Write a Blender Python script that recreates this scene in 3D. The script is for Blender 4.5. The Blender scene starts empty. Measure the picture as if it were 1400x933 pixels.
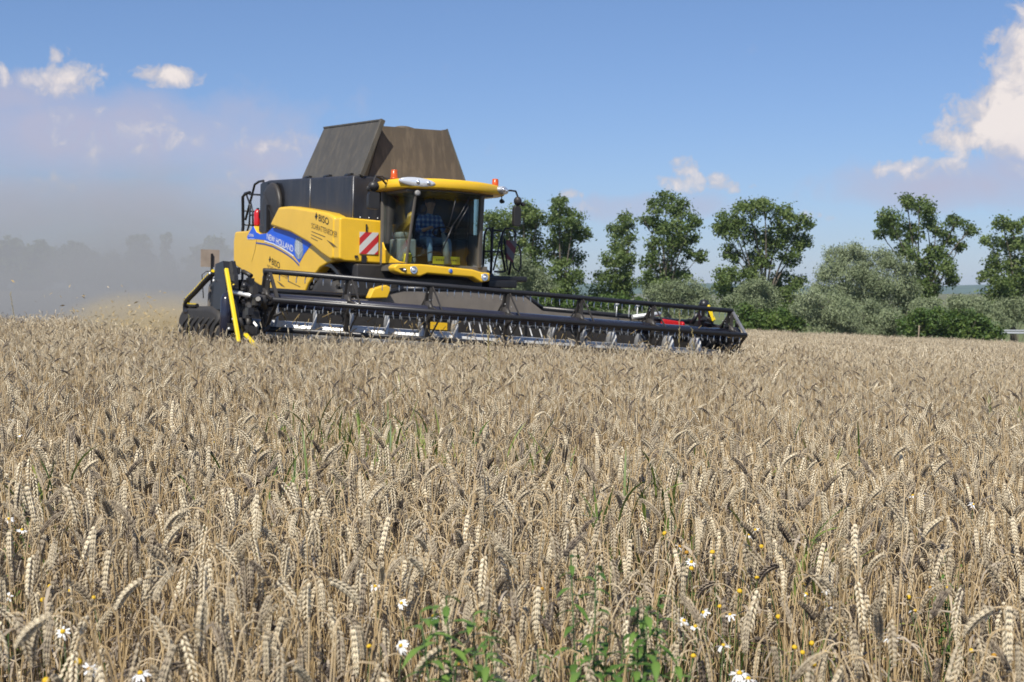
import bpy, bmesh, math, random
import numpy as np
from mathutils import Vector, Matrix, noise as mnoise

R = math.radians
SC = bpy.context.scene
COL = SC.collection
random.seed(7)
RNG = np.random.default_rng(7)

# ------------------------------------------------------------------ camera, sky, sun, exposure
CZ = 1.34
FPX = 1900.0
PITCH = math.atan(64.5 / FPX)
cam_d = bpy.data.cameras.new('camera')
cam_d.sensor_width = 36.0
cam_d.lens = 36.0 * FPX / 1400.0
cam_d.clip_start = 0.05
cam_d.clip_end = 20000
cam_d.dof.use_dof = True
cam_d.dof.focus_distance = 6.5
cam_d.dof.aperture_fstop = 7.5
cam = bpy.data.objects.new('camera', cam_d)
cam.location = (0, 0, CZ)
cam.rotation_euler = (R(90) - PITCH, 0, 0)
COL.objects.link(cam)
SC.camera = cam

SUN_EL = 50.0
SUN_AZ = 199.0            # compass-like: 0 = +Y (view direction), clockwise; behind the camera, to the left
sd = Vector((math.sin(R(SUN_AZ)) * math.cos(R(SUN_EL)), math.cos(R(SUN_AZ)) * math.cos(R(SUN_EL)), math.sin(R(SUN_EL))))
sun_d = bpy.data.lights.new('sun', 'SUN')
sun_d.energy = 4.7
sun_d.angle = R(0.5)
sun_d.color = (1.0, 0.95, 0.86)
sun = bpy.data.objects.new('sun', sun_d)
sun.rotation_euler = sd.to_track_quat('Z', 'Y').to_euler()
sun.location = (-30, -30, 60)
COL.objects.link(sun)

SC.view_settings.view_transform = 'Standard'
SC.view_settings.look = 'None'
SC.view_settings.exposure = 0.22
SC.view_settings.gamma = 1.0
SC.view_settings.use_curve_mapping = False
SC.render.engine = 'CYCLES'
SC.cycles.max_bounces = 8
SC.cycles.transparent_max_bounces = 12
SC.cycles.volume_bounces = 1
SC.cycles.volume_step_rate = 2.0
SC.cycles.use_denoising = True


class NT:
    """tiny node-tree writer"""
    def __init__(self, tree):
        self.t = tree
        self.n = tree.nodes
        self.l = tree.links

    def new(self, kind, **kw):
        nd = self.n.new(kind)
        for k, v in kw.items():
            setattr(nd, k, v)
        return nd

    def put(self, sock, v):
        if isinstance(v, bpy.types.NodeSocket):
            self.l.new(v, sock)
        else:
            sock.default_value = v

    def math(self, op, a, b=0.0, c=0.0, clamp=False):
        nd = self.new('ShaderNodeMath', operation=op)
        nd.use_clamp = clamp
        self.put(nd.inputs[0], a)
        self.put(nd.inputs[1], b)
        if op in ('MULTIPLY_ADD', 'SMOOTH_MIN', 'SMOOTH_MAX'):
            self.put(nd.inputs[2], c)
        return nd.outputs[0]

    def noise(self, vec, scale, detail=4.0, rough=0.55, dist=0.0):
        nd = self.new('ShaderNodeTexNoise')
        if vec is not None:
            self.l.new(vec, nd.inputs['Vector'])
        nd.inputs['Scale'].default_value = scale
        nd.inputs['Detail'].default_value = detail
        nd.inputs['Roughness'].default_value = rough
        nd.inputs['Distortion'].default_value = dist
        return nd.outputs['Fac']

    def ramp(self, fac, stops, interp='LINEAR'):
        nd = self.new('ShaderNodeValToRGB')
        cr = nd.color_ramp
        cr.interpolation = interp
        while len(cr.elements) < len(stops):
            cr.elements.new(0.5)
        for e, (p, c) in zip(cr.elements, stops):
            e.position = p
            e.color = (c[0], c[1], c[2], 1.0) if not isinstance(c, (int, float)) else (c, c, c, 1.0)
        self.put(nd.inputs['Fac'], fac)
        return nd.outputs['Color']

    def mix(self, fac, a, b, mode='MIX'):
        nd = self.new('ShaderNodeMix', data_type='RGBA', blend_type=mode)
        self.put(nd.inputs['Factor'], fac)
        ins = [s for s in nd.inputs if s.type == 'RGBA']
        for s, v in zip(ins, (a, b)):
            if isinstance(v, tuple) and len(v) == 3:
                v = (v[0], v[1], v[2], 1.0)
            self.put(s, v)
        return [s for s in nd.outputs if s.type == 'RGBA'][0]


# --- world: Nishita sky with clouds set at compass directions
world = bpy.data.worlds.new('World')
SC.world = world
world.use_nodes = True
w = NT(world.node_tree)
w.n.clear()
sky = w.new('ShaderNodeTexSky', sky_type='NISHITA')
sky.sun_disc = False
sky.sun_elevation = R(SUN_EL)
sky.sun_rotation = R(SUN_AZ)
sky.altitude = 200
sky.air_density = 1.0
sky.dust_density = 0.25
sky.ozone_density = 3.0
tc = w.new('ShaderNodeTexCoord')
sep = w.new('ShaderNodeSeparateXYZ')
w.l.new(tc.outputs['Generated'], sep.inputs[0])
az = w.math('ARCTAN2', sep.outputs[0], sep.outputs[1])
el = w.math('ARCSINE', sep.outputs[2])
nz1 = w.noise(tc.outputs['Generated'], 60.0, 10.0, 0.62, 0.4)
nz2 = w.noise(tc.outputs['Generated'], 60.0, 6.0, 0.6)
# compass azimuth, elevation, half width, half height (all in degrees), strength
CLOUDS = [
    (20.0, 6.6, 2.3, 1.3, 1.25), (21.0, 8.6, 1.9, 1.7, 1.25), (18.0, 6.0, 1.3, 0.5, 0.95), (19.3, 7.6, 1.2, 0.8, 1.0), (20.6, 10.4, 0.8, 0.6, 0.8), (24.0, 8.0, 3.5, 3.6, 1.3),
    (16.5, 4.9, 3.2, 0.6, 0.42), (7.4, 4.55, 1.7, 0.5, 0.5), (7.0, 5.1, 0.8, 0.6, 0.5), (9.0, 4.3, 1.4, 0.3, 0.5), (2.3, 4.1, 0.8, 0.28, 0.5),
    (-13.9, 8.6, 1.45, 0.42, 0.86), (-13.2, 8.75, 0.6, 0.35, 0.6), (-17.8, 8.3, 1.6, 0.8, 0.62), (-18.0, 9.2, 0.5, 0.5, 0.55), (-16.9, 8.3, 0.7, 0.35, 0.6), (-20.6, 8.3, 1.0, 0.6, 0.55),
    (-15.5, 6.2, 6.0, 1.7, 0.36), (-10.0, 5.9, 3.4, 0.9, 0.40), (-11.0, 4.6, 3.0, 1.0, 0.36), (-18.0, 4.2, 4.0, 1.2, 0.32),
    (13.0, 3.1, 4.0, 0.4, 0.3), (3.6, 3.6, 3.6, 0.5, 0.3),
    (60, 14, 12, 4, 0.8), (-62, 17, 15, 4, 0.8), (110, 25, 14, 6, 0.8), (175, 30, 22, 6, 0.8), (-120, 24, 12, 5, 0.8), (35, 22, 6, 3, 0.7),
]
tot = None
for (a0, e0, ra, re, k) in CLOUDS:
    da = w.math('MULTIPLY', w.math('SUBTRACT', az, R(a0)), 1.0 / R(ra))
    de = w.math('MULTIPLY', w.math('SUBTRACT', el, R(e0)), 1.0 / R(re))
    r2 = w.math('ADD', w.math('MULTIPLY', da, da), w.math('MULTIPLY', de, de))
    bl = w.math('MULTIPLY', w.math('EXPONENT', w.math('MULTIPLY', r2, -0.75)), k)
    tot = bl if tot is None else w.math('MAXIMUM', tot, bl)
dens = w.math('ADD', tot, w.math('MULTIPLY', w.math('SUBTRACT', nz1, 0.5), 1.9))
dens = w.math('MULTIPLY', dens, w.math('MULTIPLY', tot, 3.0, clamp=True))
mask = w.ramp(dens, [(0.25, 0.0), (0.36, 0.30), (0.50, 0.66), (0.80, 0.94)])
ccol = w.ramp(w.math('ADD', w.math('MULTIPLY', dens, 0.55), w.math('MULTIPLY', nz2, 0.6)),
              [(0.30, (4.6, 4.8, 5.9)), (0.58, (6.4, 6.0, 6.2)), (0.85, (9.2, 8.3, 7.8))])
skyc = w.mix(mask, w.mix(1.0, sky.outputs[0], w.ramp(el, [(0.0, (0.62, 0.70, 1.0)), (0.08, (0.70, 0.78, 1.03)), (0.28, (0.82, 0.90, 1.07))]), 'MULTIPLY'), ccol)
BANK = [(-16.0, 6.3, 7.0, 1.5, 1.0), (-10.2, 5.6, 3.0, 1.1, 0.95), (-9.5, 4.3, 3.2, 0.9, 0.8), (-20.0, 7.6, 4.0, 1.0, 0.8), (-17.0, 3.5, 6.0, 1.2, 0.7), (5.5, 3.6, 5.0, 0.7, 0.55), (17.0, 4.2, 4.5, 0.9, 0.8), (21.0, 4.8, 3.0, 1.0, 0.8)]
bank = None
for (a0, e0, ra, re, k) in BANK:
    da = w.math('MULTIPLY', w.math('SUBTRACT', az, R(a0)), 1.0 / R(ra))
    de = w.math('MULTIPLY', w.math('SUBTRACT', el, R(e0)), 1.0 / R(re))
    r2 = w.math('ADD', w.math('MULTIPLY', da, da), w.math('MULTIPLY', de, de))
    bl = w.math('MULTIPLY', w.math('EXPONENT', w.math('MULTIPLY', r2, -0.9)), k)
    bank = bl if bank is None else w.math('MAXIMUM', bank, bl)
nz3 = w.noise(tc.outputs['Generated'], 22.0, 6.0, 0.55, 0.2)
bmask = w.ramp(w.math('ADD', bank, w.math('MULTIPLY', w.math('SUBTRACT', nz3, 0.5), 1.1)), [(0.20, 0.0), (0.45, 0.42), (0.95, 0.80)])
skyc = w.mix(w.math('MULTIPLY', bmask, w.math('SUBTRACT', 1.0, w.math('MULTIPLY', mask, 0.7))), skyc, (5.0, 4.85, 6.1))
bg = w.new('ShaderNodeBackground')
w.l.new(skyc, bg.inputs[0])
bg.inputs[1].default_value = 0.086
wo = w.new('ShaderNodeOutputWorld')
w.l.new(bg.outputs[0], wo.inputs[0])


# ------------------------------------------------------------------ helpers
def ray(x, y):
    a = (x - 700) / FPX
    b = (466.5 - y) / FPX
    return Vector((a, math.cos(PITCH) + b * math.sin(PITCH), b * math.cos(PITCH) - math.sin(PITCH)))


def at(x, y, d):
    r = ray(x, y)
    return Vector((0, 0, CZ)) + r * (d / r.y)


def sclamp(x, lo, hi, k=4.0):
    # soft clamp
    def sp(t):
        return k * np.log1p(np.exp(np.clip(t / k, -40, 40)))
    return lo + sp(x - lo) - sp(x - hi)


def ground_z(x, y):
    x = np.asarray(x, float)
    y = np.asarray(y, float)
    z = -0.0458 * sclamp(x, -11, 50) - 0.012 * sclamp(y, -60, 110)
    rise = np.clip((y - 150) / 300, 0, 1)
    left = np.clip((20 - x) / 120, 0, 1)
    return z + 1.3 * rise * rise * (3 - 2 * rise) * left


G0 = float(ground_z(0, 0))


def gz(x, y):
    return float(ground_z(x, y)) - G0


def set_props(o, label=None, cat=None, group=None, kind=None):
    if label:
        o['label'] = label
    if cat:
        o['category'] = cat
    if group:
        o['group'] = group
    if kind:
        o['kind'] = kind
    return o


def empty(name, loc, label, cat, group=None, rot=None):
    o = bpy.data.objects.new(name, None)
    o.empty_display_size = 0.2
    COL.objects.link(o)
    o.location = loc
    if rot is not None:
        o.rotation_euler = rot
    return set_props(o, label, cat, group)


class MB:
    """collects shapes into one mesh; m is the material slot"""
    def __init__(self):
        self.v = []
        self.f = []
        self.mi = []
        self.sm = []

    def add(self, vs, fs, m=0, smooth=False):
        b = len(self.v)
        self.v += [tuple(p) for p in vs]
        for f in fs:
            self.f.append(tuple(b + i for i in f))
            self.mi.append(m)
            self.sm.append(smooth)
        return self

    def box(self, lo, hi, m=0):
        x0, y0, z0 = lo
        x1, y1, z1 = hi
        vs = [(x0, y0, z0), (x1, y0, z0), (x1, y1, z0), (x0, y1, z0), (x0, y0, z1), (x1, y0, z1), (x1, y1, z1), (x0, y1, z1)]
        fs = [(0, 3, 2, 1), (4, 5, 6, 7), (0, 1, 5, 4), (1, 2, 6, 5), (2, 3, 7, 6), (3, 0, 4, 7)]
        return self.add(vs, fs, m)

    def beam(self, p, q, a, b=None, m=0, up=(0, 0, 1)):
        b = a if b is None else b
        p = Vector(p)
        q = Vector(q)
        t = (q - p).normalized()
        u = Vector(up)
        if abs(t.dot(u)) > 0.95:
            u = Vector((1, 0, 0))
        s = t.cross(u).normalized()
        n = s.cross(t)
        vs = []
        for c in (p, q):
            for (i, j) in ((-1, -1), (1, -1), (1, 1), (-1, 1)):
                vs.append(c + s * (i * a / 2) + n * (j * b / 2))
        return self.add(vs, [(0, 1, 2, 3), (7, 6, 5, 4), (0, 4, 5, 1), (1, 5, 6, 2), (2, 6, 7, 3), (3, 7, 4, 0)], m)

    def tube(self, pts, r, n=8, m=0, cap=True, smooth=True):
        pts = [Vector(p) for p in pts]
        rs = r if isinstance(r, (list, tuple)) else [r] * len(pts)
        prev = None
        vs = []
        for i, p in enumerate(pts):
            t = (pts[min(i + 1, len(pts) - 1)] - pts[max(i - 1, 0)]).normalized()
            if prev is None:
                u = Vector((0, 0, 1)) if abs(t.z) < 0.9 else Vector((1, 0, 0))
                s = t.cross(u).normalized()
            else:
                s = (prev - t * prev.dot(t)).normalized()
            prev = s
            k = t.cross(s)
            for j in range(n):
                a = 2 * math.pi * j / n
                vs.append(p + (s * math.cos(a) + k * math.sin(a)) * rs[i])
        fs = []
        for i in range(len(pts) - 1):
            for j in range(n):
                fs.append((i * n + j, i * n + (j + 1) % n, (i + 1) * n + (j + 1) % n, (i + 1) * n + j))
        self.add(vs, fs, m, smooth)
        if cap:
            b = len(self.v) - len(vs)
            self.f.append(tuple(b + j for j in reversed(range(n))))
            self.f.append(tuple(b + (len(pts) - 1) * n + j for j in range(n)))
            self.mi += [m, m]
            self.sm += [False, False]
        return self

    def prism(self, poly, f0, f1, m=0):
        """poly: 2-D points; f0/f1 map a 2-D point to the two 3-D ends"""
        n = len(poly)
        vs = [f0(*p) for p in poly] + [f1(*p) for p in poly]
        fs = [tuple(reversed(range(n))), tuple(range(n, 2 * n))]
        fs += [(i, (i + 1) % n, n + (i + 1) % n, n + i) for i in range(n)]
        return self.add(vs, fs, m)

    def lathe(self, prof, c, axis='y', n=24, m=0, smooth=True):
        """prof: (radius, along) pairs"""
        vs = []
        for (r, h) in prof:
            for j in range(n):
                a = 2 * math.pi * j / n
                x, y = r * math.cos(a), r * math.sin(a)
                p = {'y': (x, h, y), 'z': (x, y, h), 'x': (h, x, y)}[axis]
                vs.append((p[0] + c[0], p[1] + c[1], p[2] + c[2]))
        fs = []
        for i in range(len(prof) - 1):
            for j in range(n):
                fs.append((i * n + j, i * n + (j + 1) % n, (i + 1) * n + (j + 1) % n, (i + 1) * n + j))
        fs.append(tuple(reversed(range(n))))
        fs.append(tuple(range((len(prof) - 1) * n, len(prof) * n)))
        return self.add(vs, fs, m, smooth)

    def ball(self, c, r, n=10, m=0):
        rx, ry, rz = r if isinstance(r, (tuple, list)) else (r, r, r)
        vs = []
        k = n // 2
        for i in range(k + 1):
            th = math.pi * i / k
            for j in range(n):
                a = 2 * math.pi * j / n
                vs.append((c[0] + rx * math.sin(th) * math.cos(a), c[1] + ry * math.sin(th) * math.sin(a), c[2] + rz * math.cos(th)))
        fs = []
        for i in range(k):
            for j in range(n):
                fs.append((i * n + j, (i + 1) * n + j, (i + 1) * n + (j + 1) % n, i * n + (j + 1) % n))
        return self.add(vs, fs, m, True)

    def build(self, name, mats, parent=None, loc=(0, 0, 0), bevel=0.0, seg=2, fixn=True):
        me = bpy.data.meshes.new(name)
        me.from_pydata(self.v, [], self.f)
        if not isinstance(mats, (list, tuple)):
            mats = [mats]
        for mm in mats:
            me.materials.append(mm)
        me.polygons.foreach_set('material_index', self.mi)
        me.polygons.foreach_set('use_smooth', self.sm)
        if fixn:
            bm = bmesh.new()
            bm.from_mesh(me)
            bmesh.ops.recalc_face_normals(bm, faces=bm.faces)
            bm.to_mesh(me)
            bm.free()
        me.update()
        o = bpy.data.objects.new(name, me)
        COL.objects.link(o)
        o.location = loc
        if parent is not None:
            o.parent = parent
        if bevel > 0:
            md = o.modifiers.new('bevel', 'BEVEL')
            md.width = bevel
            md.segments = seg
            md.limit_method = 'ANGLE'
            md.angle_limit = R(35)
            md.harden_normals = False
            for p in me.polygons:
                p.use_smooth = True
            sm = o.modifiers.new('wn', 'WEIGHTED_NORMAL')
            sm.keep_sharp = True
        return o


def bulk(name, v, f, mats, mi=None, tint=None, smooth=False, link=True):
    """fast mesh from arrays; f is an (N,k) array or a list of such arrays"""
    me = bpy.data.meshes.new(name)
    fl = f if isinstance(f, list) else [f]
    faces = []
    for a in fl:
        faces += np.asarray(a).tolist()
    me.from_pydata(np.asarray(v).tolist(), [], faces)
    for mm in (mats if isinstance(mats, (list, tuple)) else [mats]):
        me.materials.append(mm)
    if mi is not None:
        me.polygons.foreach_set('material_index', np.asarray(mi, dtype=np.int32))
    if tint is not None:
        at_ = me.attributes.new('tint', 'FLOAT', 'POINT')
        at_.data.foreach_set('value', np.asarray(tint, dtype=np.float32))
    if smooth:
        me.polygons.foreach_set('use_smooth', np.ones(len(me.polygons), dtype=bool))
    me.update()
    o = bpy.data.objects.new(name, me)
    if link:
        COL.objects.link(o)
    return o


# ------------------------------------------------------------------ materials
def mat(name, col, rough=0.5, metal=0.0, var=0.0, dust=0.0, dustcol=(0.30, 0.25, 0.18), scale=3.0, spec=0.5, coat=0.0, bump=0.0, streak=0.0):
    m = bpy.data.materials.new(name)
    m.use_nodes = True
    t = NT(m.node_tree)
    p = t.n['Principled BSDF']
    p.inputs['Roughness'].default_value = rough
    p.inputs['Metallic'].default_value = metal
    p.inputs['Specular IOR Level'].default_value = spec
    p.inputs['Coat Weight'].default_value = coat
    p.inputs['Coat Roughness'].default_value = 0.12
    c = (col[0], col[1], col[2], 1.0)
    p.inputs['Base Color'].default_value = c
    if var > 0 or dust > 0:
        g = t.new('ShaderNodeTexCoord')
        n1 = t.noise(g.outputs['Object'], scale, 6.0, 0.6)
        lo = tuple(x * (1 - var) for x in col)
        hi = tuple(min(1, x * (1 + var)) for x in col)
        cc = t.ramp(n1, [(0.3, lo), (0.7, hi)])
        if dust > 0:
            n2 = t.noise(g.outputs['Object'], scale * 1.7, 8.0, 0.65, 0.4)
            ge = t.new('ShaderNodeNewGeometry')
            s = t.new('ShaderNodeSeparateXYZ')
            t.l.new(ge.outputs['Normal'], s.inputs[0])
            fac = t.math('MULTIPLY', t.math('ADD', t.math('MULTIPLY', s.outputs[2], 0.5), n2), dust, clamp=True)
            cc = t.mix(fac, cc, dustcol)
            if streak > 0:
                mp = t.new('ShaderNodeMapping')
                mp.inputs['Scale'].default_value = (9.0, 9.0, 0.8)
                t.l.new(g.outputs['Object'], mp.inputs[0])
                n3 = t.noise(mp.outputs[0], 1.0, 6.0, 0.6)
                cc = t.mix(t.math('MULTIPLY', t.math('SUBTRACT', n3, 0.48, clamp=True), streak, clamp=True), cc, dustcol)
            t.put(p.inputs['Roughness'], t.math('MULTIPLY_ADD', fac, 0.4, rough, clamp=True))
        t.put(p.inputs['Base Color'], cc)
        if bump > 0:
            b = t.new('ShaderNodeBump')
            b.inputs['Strength'].default_value = bump
            b.inputs['Distance'].default_value = 0.02
            t.l.new(n1, b.inputs['Height'])
            t.l.new(b.outputs[0], p.inputs['Normal'])
    return m


M = {}
M['yellow'] = mat('yellow_paint', (0.86, 0.515, 0.018), 0.34, var=0.05, dust=0.07, coat=0.25, scale=2.2)
M['yellow_bright'] = mat('bright_yellow_paint', (0.86, 0.62, 0.01), 0.38, var=0.05, dust=0.06)
M['slate'] = mat('slate_paint', (0.017, 0.019, 0.027), 0.4, var=0.2, dust=0.05, streak=0.35, bump=0.25)
M['black'] = mat('black_paint', (0.012, 0.013, 0.017), 0.35, var=0.2, dust=0.05)
M['black_dusty'] = mat('dusty_black_steel', (0.014, 0.014, 0.016), 0.45, var=0.3, dust=0.13, scale=6.0)
M['navy'] = mat('blue_black_paint', (0.010, 0.013, 0.032), 0.22, var=0.15, dust=0.07, coat=0.4)
M['rubber'] = mat('rubber', (0.018, 0.018, 0.019), 0.6, var=0.2, dust=0.10, scale=5.0)
M['cover'] = mat('grain_tank_sheet', (0.062, 0.059, 0.050), 0.45, var=0.18, dust=0.22, dustcol=(0.20, 0.165, 0.115), scale=1.6, bump=0.5, streak=1.6)
M['cover_brown'] = mat('dusty_tank_sheet', (0.065, 0.050, 0.034), 0.55, var=0.22, dust=0.35, dustcol=(0.17, 0.13, 0.085), scale=1.3, bump=0.5, streak=3.0)
M['wallgrey'] = mat('dusty_header_sheet', (0.15, 0.132, 0.115), 0.6, var=0.25, dust=0.35, scale=2.5)
M['steel'] = mat('polished_steel', (0.82, 0.82, 0.80), 0.45, 0.5, var=0.08, dust=0.04, scale=4.0)
M['greysteel'] = mat('grey_steel', (0.42, 0.42, 0.42), 0.4, 0.7, var=0.2, dust=0.15)
M['tine'] = mat('tine_steel', (0.62, 0.68, 0.76), 0.35, 0.6)
M['blue'] = mat('blue_decal', (0.016, 0.115, 0.70), 0.4)
M['blue_dark'] = mat('dark_blue_stripe', (0.02, 0.06, 0.32), 0.3)
M['white'] = mat('white_lettering', (0.80, 0.80, 0.78), 0.4)
M['ink'] = mat('black_lettering', (0.02, 0.018, 0.015), 0.5)
M['ink_thin'] = mat('thin_brown_lettering', (0.13, 0.085, 0.03), 0.5)
M['silver_leaf'] = mat('silver_emblem', (0.22, 0.28, 0.36), 0.45)
M['pillar'] = mat('grey_pillar', (0.10, 0.092, 0.08), 0.5, var=0.15, dust=0.2)
M['interior'] = mat('cab_interior', (0.035, 0.036, 0.037), 0.8)
M['interior_grey'] = mat('cab_trim', (0.30, 0.30, 0.29), 0.6)
M['seat'] = mat('seat_cloth', (0.035, 0.045, 0.075), 0.8)
M['orange'] = mat('beacon_orange', (0.55, 0.085, 0.012), 0.3, coat=0.2)
M['red'] = mat('red_paint', (0.55, 0.012, 0.012), 0.3, coat=0.4)
M['rim'] = mat('wheel_rim', (0.60, 0.50, 0.30), 0.4, dust=0.2)
M['lamp'] = mat('lamp_reflector', (0.86, 0.88, 0.9), 0.16, 0.85)
M['lens'] = mat('lamp_lens', (0.72, 0.74, 0.76), 0.08, 0.35, coat=1.0)
M['mirror'] = mat('mirror_back', (0.016, 0.016, 0.017), 0.4, dust=0.08)
M['skin'] = mat('skin', (0.52, 0.30, 0.20), 0.5)
M['jeans'] = mat('jeans', (0.20, 0.30, 0.42), 0.85, var=0.35, scale=9.0)
M['hair'] = mat('hair', (0.07, 0.045, 0.028), 0.7)
M['whitepaint'] = mat('white_car_paint', (0.78, 0.78, 0.77), 0.3, coat=0.4)
M['glassdark'] = mat('car_glass', (0.03, 0.035, 0.04), 0.1)
M['galv'] = mat('galvanised_rail', (0.52, 0.53, 0.54), 0.4, 0.5)
M['wood'] = mat('weathered_wood', (0.24, 0.19, 0.13), 0.8, var=0.3, scale=8.0)
M['card'] = mat('yellow_card', (0.62, 0.55, 0.03), 0.5)


def checker_mat():
    m = mat('plaid_shirt', (0.06, 0.12, 0.30), 0.85)
    t = NT(m.node_tree)
    g = t.new('ShaderNodeTexCoord')
    s = t.new('ShaderNodeSeparateXYZ')
    t.l.new(g.outputs['Object'], s.inputs[0])
    a = t.math('GREATER_THAN', t.math('SINE', t.math('MULTIPLY', s.outputs[1], 70)), 0.2)
    b = t.math('GREATER_THAN', t.math('SINE', t.math('MULTIPLY', s.outputs[2], 70)), 0.2)
    f = t.math('MULTIPLY', t.math('ADD', a, b), 0.5)
    t.put(t.n['Principled BSDF'].inputs['Base Color'], t.ramp(f, [(0.0, (0.04, 0.09, 0.26)), (0.5, (0.10, 0.20, 0.42)), (1.0, (0.35, 0.45, 0.6))]))
    return m


M['shirt'] = checker_mat()


def stripe_mat(name, sign):
    m = mat(name, (0.7, 0.7, 0.7), 0.45)
    t = NT(m.node_tree)
    g = t.new('ShaderNodeTexCoord')
    s = t.new('ShaderNodeSeparateXYZ')
    t.l.new(g.outputs['Object'], s.inputs[0])
    q = t.math('ADD', s.outputs[1], t.math('MULTIPLY', s.outputs[2], sign))
    fr = t.math('FRACT', t.math('MULTIPLY_ADD', q, 1 / 0.285, 0.42))
    f = t.math('GREATER_THAN', fr, 0.52)
    t.put(t.n['Principled BSDF'].inputs['Base Color'], t.ramp(f, [(0.0, (0.60, 0.59, 0.57)), (1.0, (0.50, 0.025, 0.03))], 'CONSTANT'))
    t.n['Color Ramp'].color_ramp.elements[1].position = 0.5
    return m


M['stripes'] = stripe_mat('red_white_stripes', -1.0)
M['stripes_shaded'] = stripe_mat('shaded_red_white_stripes', 1.0)  # darker copy of the stripes, with the far board's shade put into the colours
for e_, c_ in zip(M['stripes_shaded'].node_tree.nodes['Color Ramp'].color_ramp.elements, ((0.13, 0.12, 0.12, 1), (0.17, 0.03, 0.035, 1))):
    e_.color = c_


def glass_mat():
    m = bpy.data.materials.new('tinted_glass')
    m.use_nodes = True
    t = NT(m.node_tree)
    t.n.clear()
    tr = t.new('ShaderNodeBsdfTransparent')
    tr.inputs[0].default_value = (0.80, 0.86, 0.85, 1)
    gl = t.new('ShaderNodeBsdfGlossy')
    gl.inputs['Color'].default_value = (0.95, 0.97, 1, 1)
    gl.inputs['Roughness'].default_value = 0.03
    lw = t.new('ShaderNodeLayerWeight')
    lw.inputs['Blend'].default_value = 0.5
    fr = t.math('MULTIPLY_ADD', t.math('POWER', lw.outputs['Facing'], 5.0), 0.7, 0.016)
    mx = t.new('ShaderNodeMixShader')
    t.l.new(fr, mx.inputs[0])
    t.l.new(tr.outputs[0], mx.inputs[1])
    t.l.new(gl.outputs[0], mx.inputs[2])
    out = t.new('ShaderNodeOutputMaterial')
    t.l.new(mx.outputs[0], out.inputs[0])
    return m


M['glass'] = glass_mat()


def tint_mat(name, stops, rough=0.6, objvar=0.35, trans=0.0, spec=0.3, patch=None):
    """colour from the mesh's own 'tint' attribute, shifted for every individual or instance"""
    m = bpy.data.materials.new(name)
    m.use_nodes = True
    t = NT(m.node_tree)
    p = t.n['Principled BSDF']
    p.inputs['Roughness'].default_value = rough
    p.inputs['Specular IOR Level'].default_value = spec
    a = t.new('ShaderNodeAttribute', attribute_name='tint')
    oi = t.new('ShaderNodeObjectInfo')
    fac = t.math('ADD', a.outputs['Fac'], t.math('MULTIPLY', t.math('SUBTRACT', oi.outputs['Random'], 0.5), objvar))
    if patch:
        ge = t.new('ShaderNodeNewGeometry')
        pn = t.noise(ge.outputs['Position'], patch[0], 4.0, 0.6)
        fac = t.math('ADD', fac, t.math('MULTIPLY', t.math('SUBTRACT', pn, 0.5), patch[1]))
    c = t.ramp(fac, stops)
    t.put(p.inputs['Base Color'], c)
    if trans > 0:
        tl = t.new('ShaderNodeBsdfTranslucent')
        t.put(tl.inputs[0], c)
        mx = t.new('ShaderNodeMixShader')
        mx.inputs[0].default_value = trans
        t.l.new(p.outputs[0], mx.inputs[1])
        t.l.new(tl.outputs[0], mx.inputs[2])
        t.l.new(mx.outputs[0], t.n['Material Output'].inputs[0])
    return m


M['ear'] = tint_mat('wheat_ear', [(0.0, (0.10, 0.08, 0.065)), (0.14, (0.27, 0.215, 0.155)), (0.5, (0.515, 0.432, 0.295)), (1.0, (0.80, 0.69, 0.49))], 0.48, 0.34, patch=(0.5, 0.25))
M['stem'] = tint_mat('wheat_stem', [(0.0, (0.22, 0.150, 0.075)), (0.45, (0.48, 0.345, 0.175)), (1.0, (0.62, 0.50, 0.33))], 0.45, 0.5)
M['dryleaf'] = tint_mat('wheat_leaf', [(0.0, (0.20, 0.16, 0.12)), (0.5, (0.40, 0.33, 0.245)), (1.0, (0.55, 0.47, 0.36))], 0.7, 0.5, 0.15)
M['leaf_green'] = tint_mat('poplar_leaf', [(0.0, (0.075, 0.118, 0.034)), (0.5, (0.145, 0.208, 0.056)), (1.0, (0.235, 0.29, 0.09))], 0.5, 0.25, 0.42, 0.4)
M['leaf_willow'] = tint_mat('willow_leaf', [(0.0, (0.11, 0.140, 0.068)), (0.5, (0.225, 0.270, 0.140)), (1.0, (0.34, 0.385, 0.225))], 0.55, 0.25, 0.15, 0.4)
M['leaf_hedge'] = tint_mat('hedge_leaf', [(0.0, (0.034, 0.068, 0.013)), (0.5, (0.072, 0.130, 0.022)), (1.0, (0.15, 0.20, 0.038))], 0.5, 0.2, 0.2, 0.4)
M['leaf_weed'] = tint_mat('weed_leaf', [(0.0, (0.06, 0.125, 0.025)), (0.5, (0.12, 0.22, 0.045)), (1.0, (0.21, 0.33, 0.07))], 0.45, 0.3, 0.3, 0.4)
M['grass'] = tint_mat('green_grass', [(0.0, (0.09, 0.15, 0.03)), (0.5, (0.18, 0.25, 0.055)), (1.0, (0.36, 0.36, 0.10))], 0.5, 0.4, 0.3, 0.4)
M['verge'] = tint_mat('verge_grass', [(0.0, (0.16, 0.16, 0.06)), (0.5, (0.33, 0.29, 0.12)), (1.0, (0.47, 0.40, 0.19))], 0.6, 0.4, 0.2, 0.3)
M['bark'] = mat('bark', (0.15, 0.125, 0.095), 0.85, var=0.35, scale=4.0, bump=0.5)
M['petal'] = mat('white_petal', (0.85, 0.85, 0.83), 0.5)
M['disc'] = mat('yellow_flower_head', (0.66, 0.42, 0.015), 0.7, var=0.25, scale=400.0)
M['disc_old'] = mat('spent_flower_head', (0.42, 0.22, 0.02), 0.8, var=0.25, scale=400.0)
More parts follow.
